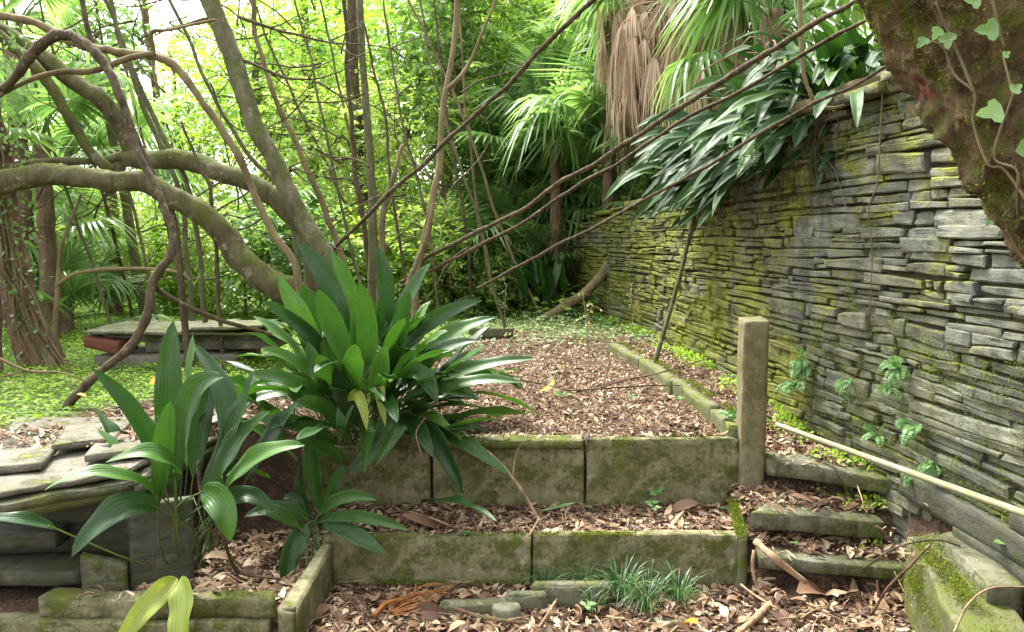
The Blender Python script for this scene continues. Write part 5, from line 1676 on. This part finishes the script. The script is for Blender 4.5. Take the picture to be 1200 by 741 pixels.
# moss tufts on the bark
def moss_tufts(g, P, rg, n, rad, size, Nrm=None):
    k = rg.integers(0, len(P), n)
    pos = P[k] + rg.normal(size=(n, 3)) * rad
    dd = rdir(rg, n, .3) if Nrm is None else norm(Nrm[k] + rg.normal(size=(n, 3)) * .6)
    scatter(g, NARROW, pos, dd, rdir(rg, n), rg.uniform(.5, 1.3, n) * size, rg.random(n))


MAT['moss_tuft'] = mat_leaf('moss_tuft', [(0, (.05, .075, .012)), (.5, (.12, .155, .02)), (1, (.22, .25, .03))], .8, .3, 1.4, .1)
g = Geo()
VV = V.reshape(-1, 3); NN = dirs.reshape(-1, 3)
msk = (fbm(VV * 4.5 + 3, 4) > .12)
P_ = VV[msk]; N_ = NN[msk]
k = rp.integers(0, len(P_), 32000)
scatter(g, NARROW, P_[k] + rp.normal(size=(32000, 3)) * .004, norm(N_[k] + rp.normal(size=(32000, 3)) * .9), rdir(rp, 32000), rp.uniform(.004, .011, 32000), rp.random(32000))
part('moss', g, MAT['moss_tuft'], BT)

# ivy on the trunk
IV = thing('ivy', 'ivy stems with large pale leaves climbing over the big trunk', 'climbing plant', on_trunk(1180, 300)[0])
g = Geo()
for pts in ([(1188, 330), (1178, 240), (1172, 200), (1163, 170), (1172, 130), (1178, 95), (1190, 50)], [(1190, 250), (1168, 215), (1140, 190), (1134, 160), (1136, 110), (1112, 75), (1088, 62), (1066, 50)],
            [(1200, 320), (1180, 300), (1160, 275)], [(1148, 0), (1160, 30), (1195, 50)], [(1136, 100), (1118, 60), (1100, 20), (1080, 0)]):
    Pp = np.array([on_trunk(a_, b_, .014)[0] for a_, b_ in pts])
    tube(g, Pp, [.0032, .0022], 6, 30, var=.5, rough=.2)
part('stems', g, MAT['tan_bark'], IV)
IVY = [[0, 0, 0], [-.22, .02, .02], [-.5, .22, .05], [-.42, .48, .05], [-.24, .52, .02], [-.2, .78, 0], [0, 1, -.06], [.2, .78, 0], [.24, .52, .02], [.42, .48, .05], [.5, .22, .05], [.22, .02, .02], [0, .4, -.12]]
IVYT = (np.array(IVY, float), np.array([[12, k_ + 1, k_] for k_ in range(11)] + [[12, 0, 11]]))
for (px, py, s_, dx, dy) in ((1160, 140, .062, -1, .15), (1186, 158, .075, .5, .7), (1182, 45, .055, -1, 0), (1198, 92, .03, .8, -.6), (1090, 20, .034, -.5, 1), (1130, 2, .04, -.8, -.1), (1094, 36, .040, .1, 1), (1070, 52, .034, -.7, .7), (1196, 165, .04, 1, .2), (1120, -2, .03, .4, .8), (1150, 270, .02, -.6, .5), (1172, 60, .02, .6, -.4)):
    p, n = on_trunk(px, py, .035)
    g = Geo()
    d = np.array([dx, 0, -dy], float)
    scatter(g, IVYT, [p], [d], [norm(n + np.array([rp.normal() * .3, -.1, .35]))], [s_ * .85], [rp.uniform(.2, 1)])
    part('leaf', g, MAT['ivy'], IV, smooth=False)

# thin vines hanging down the wall face
VH = 'thin vines hanging down the wall'
for lab, pts in (('long thin vine hanging on the wall left of the big trunk', [(1036, 80), (1032, 150), (1028, 215), (1018, 245), (1022, 300), (1018, 380)]),
                 ('short kinked vine on the mossy upper part of the wall', [(955, 180), (975, 195), (983, 215), (992, 245)])):
    g = Geo(); P_ = []
    for a_, b_ in pts:
        d = ray(a_, b_); o_ = np.array([0, 0, CAM_H]); t_ = 2.0
        while True:
            q = o_ + d * t_
            if q[0] > wx(q[1]) - .03 or t_ > 9: break
            t_ += .01
        P_.append(q)
    tube(g, P_, [.0035, .002], 6, 40, rough=.3)
    single('hanging_vine', g, MAT['tan_bark'], lab, 'vine', VH)


def wallhit(px, py, off=.02):
    d = ray(px, py); o_ = np.array([0, 0, CAM_H]); t_ = 1.8
    while t_ < 11:
        q = o_ + d * t_
        if q[0] > wx(q[1]) - off: break
        t_ += .01
    return q


# ferns rooted in the wall
FG = 'small ferns rooted in the slate wall'
def fern(g, rg, base, n, L, out=(-1, -.5, .2)):
    for k in range(n):
        d = norm(np.array(out) + rg.normal(size=3) * .7)
        tip = base + d * L * rg.uniform(.6, 1.1) + [0, 0, -L * rg.uniform(.1, .7)]
        C = bez(base, base + d * L * .6 + [0, 0, .15 * L], tip, 12)
        T = norm(np.gradient(C, axis=0))
        up = norm(np.array([-.6, -.6, .7]) + rg.normal(size=3) * .2)
        S = norm(np.cross(T, up)); 
        for sgn in (-1, 1):
            sz = L * .26 * np.sin(np.linspace(.35, 3.0, 12)) * rg.uniform(.8, 1.1)
            scatter(g, TINY, C, S * sgn + T * .5, np.cross(S, T) + rg.normal(size=(12, 3)) * .2, sz, rg.uniform(.2, 1, 12))
for px, py, L, n, lab in ((945, 425, .13, 8, 'fern tuft low on the wall just right of the post'), (935, 450, .12, 7, 'fern drooping below another fern, nearest the post'), (1055, 430, .11, 8, 'fern in middle of wall above two small tufts'),
                          (997, 447, .09, 6, 'small fern left of the middle one on the wall'), (1042, 455, .08, 6, 'small fern just under the middle fern'), (1075, 500, .11, 7, 'fern near the wall foot above the pale pipe'),
                          (1030, 512, .08, 6, 'tiny bright fern close above the pipe'), (1095, 545, .08, 6, 'small fern beneath the pale pipe'), (905, 165, .14, 7, 'pale feathery fern hanging out of the overhanging clump'), (1070, 560, .06, 5, 'smallest fern tuft at the wall foot by the top step')):
    rf = np.random.default_rng(px)
    g = Geo(); b = wallhit(px, py) 
    if py == 165: b = AY(880, 160, 3.75)
    fern(g, rf, b, n, L)
    single('fern', g, MAT['fern'], lab, 'fern', FG, origin=b)

# moss cushions on the wall and by the kerb
g = Geo()
P_ = []
for k in range(5200):
    y = rp.uniform(2.2, 8.5); z = rp.uniform(.4, float(wtop(y)))
    q = np.array([float(wx(y)) - .004, y, z])
    low = np.exp(-(z - .42) / .14) 
    high = (y > 3.5 and z > 1.6)
    nn_ = float(fbm(np.array([[y * 1.6, z * 2.2, 3.3]]), 4)[0])
    if nn_ + low * .8 + high * .25 + (.22 if 5 < y < 7.5 else 0) > .30: P_.append(q)
P_ = np.array(P_)
nt = 60000
k = rp.integers(0, len(P_), nt)
scatter(g, NARROW, P_[k] + rp.normal(size=(nt, 3)) * [.008, .02, .02], norm(np.array([-.8, -.2, .3]) + rp.normal(size=(nt, 3)) * .7), rdir(rp, nt), rp.uniform(.005, .013, nt), rp.random(nt))
part('moss', g, MAT['moss_tuft'], wall)

# ------------------------------------------------------------------ grass tufts, seedlings and small things
GG = 'mondo grass tufts before the lower terrace slab'
for px, py, n, L, lab in ((640, 690, 34, .13, 'thin grass tuft at the joint of the two lower slabs'), (682, 690, 36, .15, 'grass tuft second from left before the lower slab'),
                          (728, 700, 60, .19, 'fullest grass tuft in the middle of the row'), (757, 712, 50, .18, 'dark grass tuft in front of the fullest one'), (795, 702, 46, .17, 'broad grass tuft at the right end of the row'), (693, 712, 20, .09, 'lowest short grass tuft by the seedling')):
    rf = np.random.default_rng(px)
    b = AZ(px, py, .02); g = Geo()
    for k in range(int(n * 1.8)):
        a = rf.uniform(0, 6.28); l = L * rf.uniform(.5, 1.25); o_ = np.array([math.cos(a), math.sin(a), 0])
        b2 = b + o_ * rf.uniform(0, .06); r_ = rf.uniform(.3, .95)
        C = bez(b2, b2 + o_ * l * .25 * r_ + [0, 0, l * .7], b2 + o_ * l * r_ + [0, 0, l * rf.uniform(.1, .75)], 7)
        S = norm(np.cross(o_, [0, 0, 1.]))[None].repeat(7, 0)
        ribbon(g, C, S, np.tile(o_, (7, 1)) * .0 + [0, 0, 1], .0042, 3, .3, 0, lambda t: 1.02 - t ** 2, rf.random())
    single('grass_tuft', g, MAT['grass'], lab, 'grass tuft', GG, origin=b)

SGp = 'little seedlings in the leaf litter'
def seedling(px, py, z, n, s_, h, lab, mat='fern'):
    rf = np.random.default_rng(px + py)
    b = AZ(px, py, z); g = Geo()
    t = thing('seedling', lab, 'seedling', b, SGp)
    gs = Geo(); tube(gs, [b - [0, 0, .01], b + [.003, 0, h * .5], b + [0, 0, h]], [.0016, .001], 5, 6)
    a = np.arange(n) * 2.4; 
    d = np.stack([np.cos(a), np.sin(a), np.full(n, .15)], -1)
    pos = b + np.stack([0 * a, 0 * a, h * (.55 + .45 * rf.random(n))], -1)
    scatter(g, SMALL, pos, d, norm(rf.normal(size=(n, 3)) * .3 + [0, -.4, 1]), rf.uniform(.7, 1.2, n) * s_, rf.uniform(.3, 1, n))
    part('stem', gs, MAT['stalk'], t); part('leaves', g, MAT[mat], t)
for q in ((765, 606, .21, 6, .045, .07, 'seedling with round leaves below the tall terrace panel'), (687, 716, .02, 4, .04, .035, 'two leaved pale seedling in front of the grass tufts'),
          (850, 600, .21, 4, .03, .02, 'tiny pale seedling near the foot of the post'), (770, 592, .22, 5, .05, .09, 'seedling with long leaves beside the terrace panel'),
          (562, 712, .05, 3, .014, .02, 'minute seedling on the left edging stone'), (930, 640, .22, 3, .02, .02, 'tiny seedling below the middle step'),
          (690, 598, .21, 3, .03, .02, 'little seedling at the joint of the terrace panels'), (660, 470, .55, 5, .05, .05, 'green seedling in litter near the yellow leaf'),
          (740, 470, .55, 6, .035, .03, 'bright moss like seedling on the upper terrace'), (853, 498, .55, 9, .06, .06, 'leafy seedling beside the kerb end'), (795, 470, .55, 7, .03, .02, 'small mossy seedling at the kerb'),
          (545, 628, .21, 7, .03, .015, 'yellow green sprig on the lower terrace')):
    seedling(*q)


def sapling(px, py, z, h, n, lab, s_=.035, seed=1, y=None):
    rf = np.random.default_rng(seed)
    b = AZ(px, py, z)
    t = thing('sapling', lab, 'sapling', b, 'bare spindly saplings on the upper terrace')
    g = Geo(); gl_ = Geo(); pts = [b, b + [rf.normal() * .02, 0, h * .5], b + [rf.normal() * .04, 0, h]]
    tube(g, pts, [.005, .003], 6, 12, rough=.2)
    for k in range(n):
        f = rf.uniform(.3, 1); q = b + [0, 0, h * f]; e = q + rdir(rf, 1, .5)[0] * rf.uniform(.05, .2)
        tube(g, [q, (q + e) / 2 + [0, 0, .01], e], [.0022, .001], 4, 5)
        scatter(gl_, SMALL, [e, (q + e) / 2], rdir(rf, 2), [[0, -.4, 1]] * 2, s_ * rf.uniform(.7, 1.2, 2), rf.random(2))
    part('stem', g, MAT['stick'], t); part('leaves', gl_, MAT['silver_cover'], t)
sapling(705, 458, .55, .42, 6, 'tall leafless upright sapling in the litter', .02, 3)
sapling(665, 452, .55, .32, 9, 'sparse leafed sapling near the yellow leaf', .03, 4)
sapling(690, 420, .56, .5, 9, 'thin sapling further back on the upper terrace', .03, 5)
sapling(740, 395, .58, .5, 12, 'fine twiggy sapling near the kerb far end', .025, 6)
sapling(592, 380, .6, .4, 6, 'dry brown sapling beside the moss strip', .02, 7)

# leaves, stones, sticks lying about
def flatleaf(name, px, py, z, s_, ang, mat, lab, tpl=3, lift=.03, var=.5, tilt=(0, -.25, 1), group=None):
    g = Geo(); b = AZ(px, py, z) + [0, 0, lift]
    scatter(g, LT[tpl], [b], [[math.cos(ang), math.sin(ang), .1]], [norm(np.array(tilt, float))], [s_], [var])
    single(name, g, MAT[mat], lab, 'leaf', group, smooth=True)
flatleaf('yellow_leaf', 722 - 80, 458, .56, .13, .9, 'yleaf', 'bright yellow fallen leaf on the upper terrace', 2)
flatleaf('yellow_leaf', 182, 456, .63, .10, 3.0, 'oleaf', 'orange yellow leaf on the green ground cover', 0, .05, .5, (0, -.8, .8))
flatleaf('orange_leaf', 96, 470, .63, .05, 0, 'oleaf', 'small orange leaf by the foot of the twisted vine', 0, .03)
flatleaf('orange_leaf', 806, 737, 0, .09, 2.2, 'oleaf', 'orange leaf at the bottom edge below the grass tufts', 1, .03)
flatleaf('brown_leaf', 500, 617, .21, .2, .1, 'litter', 'large reddish brown leaf on the lower terrace beside the small plant', 1, .03, .38)
flatleaf('brown_leaf', 955, 702, .03, .17, .3, 'litter', 'large dark reddish leaf below the bottom step', 0, .03, .36)
flatleaf('brown_leaf', 800, 600, .21, .14, 3.3, 'litter', 'rust brown leaf against the foot of the tall panel', 0, .03, .42)
flatleaf('brown_leaf', 945, 592, .35, .15, .2, 'litter', 'reddish leaf on the tread under the top step', 1, .03, .35)
flatleaf('tan_leaf', 1100, 613, .37, .14, 2.6, 'litter', 'pale tan leaf at the upper end of the mossy block', 2, .04, .95)
flatleaf('tan_leaf', 258, 664, .12, .11, .4, 'litter', 'pale tan broken leaf in the planter', 0, .04, .82)
flatleaf('green_leaf', 655, 602, .21, .16, .05, 'grass', 'narrow green leaf fallen on lower terrace', 3, .03, .9)
flatleaf('green_leaf', 1175, 650, .4, .12, .5, 'ivy', 'pale green fallen leaf behind the mossy block', 1, .04, .9)

g = Geo(); b = AZ(594, 716, .02)
n_ = 28; a = np.linspace(0, 2 * np.pi, n_, endpoint=False)
rings = [(.0, -.03, .052), (.0, .014, .056), (.0, .024, .050), (.0, .027, .03)]
Vr = np.concatenate([np.stack([b[0] + np.cos(a) * r_, b[1] + np.sin(a) * r_ * .75, np.full(n_, b[2] + z_)], -1) for _, z_, r_ in rings] + [[[b[0], b[1], b[2] + .028]]])
Q = [[r_ * n_ + k_, r_ * n_ + (k_ + 1) % n_, (r_ + 1) * n_ + (k_ + 1) % n_, (r_ + 1) * n_ + k_] for r_ in range(3) for k_ in range(n_)]
T_ = [[3 * n_ + k_, 3 * n_ + (k_ + 1) % n_, 4 * n_] for k_ in range(n_)]
Vr = Vr + np.stack([fbm(Vr * 20 + 3 * q, 2) for q in range(3)], -1) * .004
g.add(Vr, Q, T_)
single('round_stone', g, MAT['granite'], 'round flat pale green stone before the edging stones', 'stone')
def stone(px, py, z, w, d_, h, lab, mat='timber', seed=1, ang=0.0, cat='stone', name='edging_stone', group=None):
    b = AZ(px, py, z); c_, s_ = math.cos(ang), math.sin(ang)
    cs = [(b[0] + c_ * x_ - s_ * y_, b[1] + s_ * x_ + c_ * y_) for x_, y_ in ((-w / 2, -d_ / 2), (w / 2, -d_ / 2), (w / 2 * .95, d_ / 2), (-w / 2 * .9, d_ / 2))]
    g = Geo(); slab(g, cs, b[2] - .06, b[2] + h, rough=.005, seed=seed, edge=.008)
    single(name, g, MAT[mat], lab, cat, group)
EG = 'low edging stones before the lower slab'
stone(560, 716, .01, .30, .05, .035, 'long thin dark edging stone left of the round stone', seed=81, ang=.06, group=EG)
stone(617, 705, .03, .17, .05, .04, 'short edging stone just behind the round stone', seed=82, group=EG)
stone(668, 700, .03, .32, .05, .06, 'broader edging stone behind the grass tufts', seed=83, ang=-.02, group=EG)
stone(494, 718, .0, .08, .05, .03, 'small dark edging stone at the left end of the row', seed=84, group=EG)
stone(784, 732, .0, .12, .08, .02, 'pale flat stone lying at the bottom edge', 'granite', 85, .2, name='flat_stone')
stone(530, 490, .56, .05, .04, .02, 'black lump of stone on the upper terrace', 'core', 86, name='small_stone')
stone(575, 388, .62, .42, .07, .03, 'bright mossy strip of stone across far terrace', 'mossy', 87, .05, name='mossy_strip')

def stick(name, pts, z, r_, mat, lab, cat='stick', group=None, ys=None, **k):
    """pts: (px,py,height)"""
    P_ = np.array([AZ(a_, b_, c_) for a_, b_, c_ in pts])
    g = Geo(); tube(g, P_, r_, 8, rough=.3, nscale=40, **k)
    return g if name is None else single(name, g, MAT[mat], lab, cat, group)
SK = 'fallen sticks on the litter and steps'
stick('stick', [(886, 635, .25), (905, 652, .23), (925, 668, .18), (945, 683, .13)], 0, [.015, .013, .010], 'stick', 'stout broken stick slanting across the bottom step', group=SK)
stick('stick', [(884, 645, .2), (882, 665, .14), (888, 690, .06), (897, 700, .04)], 0, [.008, .006], 'stick', 'thin bent stick beside the end slab', group=SK)
stick('stick', [(862, 745, .03), (885, 725, .04), (903, 708, .04)], 0, [.012, .014], 'stick', 'short thick stick at the bottom edge', group=SK)
stick('stick', [(868, 685, .05), (885, 698, .05), (912, 714, .05)], 0, [.005, .004], 'stick', 'thin stick crossing behind the short thick one', group=SK)
stick('stick', [(500, 700, .03), (560, 722, .035), (615, 730, .03)], 0, [.008, .008, .006], 'brown_bark', 'dark brown stick in front of the edging stones', group=SK)
stick('stick', [(660, 690, .03), (645, 715, .035), (632, 735, .03)], 0, [.006, .005], 'stick', 'stick lying below the broad edging stone', group=SK)
stick('stick', [(480, 600, .23), (505, 607, .24), (527, 616, .22)], 0, [.006, .004], 'stick', 'stick on the lower terrace behind the red brown leaf', group=SK)
g = Geo()
for k in range(14):
    x0 = rp.uniform(438, 470); y0 = rp.uniform(700, 716)
    P_ = [AZ(x0, y0 + 6, .02), AZ(x0 + 30, y0 - 8 + rp.normal() * 4, .04), AZ(x0 + 62 + rp.normal() * 10, y0 - 16 + rp.normal() * 4, .04)]
    tube(g, P_, [.004, .0015], 5, 8, wob=.006, seed=k)
tube(g, [AZ(438, 722, .03), AZ(452, 708, .04), AZ(470, 702, .04)], [.010, .007], 8, 10, rough=.3)
single('fibrous_root', g, MAT['root'], 'orange fibrous root lying under the lower slab at left', 'root')
# leaning twig from the central plant down to the lower terrace
g = Geo()
P_ = [AY(492, 488, 3.25), AY(520, 500, 3.22), AY(570, 528, 3.2), AY(601, 560, 3.18), AY(618, 585, 3.15), AY(630, 606, 3.12), AZ(634, 616, .22)]
tube(g, P_, [.004, .005, .005, .006, .008, .008, .007], 8, 40, rough=.3, wob=.006)
tube(g, [AY(601, 560, 3.18), AY(603, 540, 3.2), AY(608, 525, 3.22)], [.004, .002], 6, 8)
tube(g, [AY(632, 608, 3.1), AZ(620, 628, .23)], [.006, .004], 6, 8)
tube(g, [AY(500, 488, 3.22), AY(488, 505, 3.15), AY(490, 520, 3.12), AY(495, 535, 3.1)], [.003, .002], 6, 10)
single('leaning_twig', g, MAT['stick'], 'light brown bent twig leaning down before the middle terrace panel', 'twig')
BR = 'fallen branches on the upper terrace'
stick('fallen_branch', [(660, 458, .57), (700, 456, .58), (760, 452, .58), (800, 452, .6)], 0, [.004, .005, .003], 'vine', 'long dark twig lying flat across the upper terrace', group=BR)
stick('fallen_branch', [(700, 456, .57), (730, 446, .63), (770, 438, .64), (830, 420, .63)], 0, [.006, .005, .003], 'brown_bark', 'brown branch lying toward the kerb', group=BR)
stick('fallen_branch', [(610, 445, .57), (645, 452, .59), (672, 462, .57)], 0, [.006, .004], 'vine', 'short branch left of the yellow leaf', group=BR)
stick('fallen_branch', [(628, 395, .58), (680, 398, .62), (740, 404, .6)], 0, [.006, .004], 'vine', 'thin branch across the pale creeping plants', group=BR)
stick('fallen_branch', [(500, 482, .56), (520, 490, .57), (560, 488, .56)], 0, [.004, .003], 'stick', 'twig beside the black lump of stone', group=BR)
# twigs by the mossy block
g = Geo()
tube(g, [AZ(1022, 720, .1), AZ(1040, 690, .25), AZ(1068, 662, .36), AZ(1090, 638, .44)], [.005, .005, .004], 6, 12)
tube(g, [AZ(1030, 700, .2), AZ(1028, 680, .26)], [.007, .002], 6, 5)
single('dead_twig', g, MAT['brown_bark'], 'forked grey twig propped against the mossy block', 'twig')
g = Geo()
tube(g, [AZ(1010, 668, .2), AZ(1050, 642, .37), AZ(1095, 633, .40), AZ(1125, 640, .38)], [.0035, .003], 6, 24)
single('dead_twig', g, MAT['vine'], 'long arching dark twig over the top of the mossy block', 'twig')
g = Geo()
tube(g, [AZ(1118, 741, .36), AZ(1135, 708, .40), AZ(1160, 690, .42), AZ(1200, 688, .42)], [.0035, .003], 6, 24)
single('dead_twig', g, MAT['stick'], 'pale curved twig over the near end of the mossy block', 'twig')
g = Geo()
tube(g, [AZ(1048, 670, .15), AZ(1062, 700, .1), AZ(1075, 740, .06)], [.002, .0015], 5, 24)
tube(g, [AZ(1005, 570, .45), AZ(1012, 590, .42), AZ(1016, 605, .36)], [.0028, .002], 5, 14)
single('dead_twig', g, MAT['stick'], 'pair of hair thin pale twigs on the steps', 'twig')
# knotty root by the planter and the bare branch at the left
g = Geo()
P_ = [AY(232, 540, 2.85), AY(236, 580, 2.8), AY(250, 600, 2.72), AY(265, 632, 2.66), AZ(280, 670, .14), AZ(330, 678, .14)]
tube(g, P_, [.006, .007, .007, .008, .008, .005], 8, 40, rough=.3, wob=.012)
single('woody_root', g, MAT['vine'], 'dark woody root curling through the planter beside the stalks', 'root')
g = Geo()
P_ = [AY(-30, 405, 3.4), AY(0, 420, 3.4), AY(32, 434, 3.42), AY(70, 437, 3.46), AY(104, 448, 3.5)]
tube(g, P_, [.008, .007, .006, .004], 8, 30, rough=.15, wob=.005)
tube(g, [AY(32, 434, 3.42), AY(0, 442, 3.4), AY(-30, 445, 3.38)], [.005, .004], 6, 10)
single('bare_branch', g, MAT['tan_bark'], 'pale bare forked branch reaching in at the left edge', 'branch')
# litter bank scraps lying on the slate heap
g = Geo(); rs = np.random.default_rng(4)
n = 520; u = rs.random(n); v = rs.random(n) ** 1.5
P0, P1 = AZ(-20, 500, .62), AZ(210, 490, .62)
pos = P0 * (1 - u)[:, None] + P1 * u[:, None]; pos[:, 1] -= v * .35; pos[:, 2] = .575 + .02 + rs.random(n) * .02
scatter(g, LT[2], pos, rdir(rs, n) * [1, 1, .1], norm(rs.normal(size=(n, 3)) * .2 + [0, 0, 1]), rs.uniform(.02, .07, n), rs.random(n))
single('slab_litter', g, MAT['litter'], 'dry leaf scraps lying on the pale slate slabs', 'leaf litter', kind='stuff')
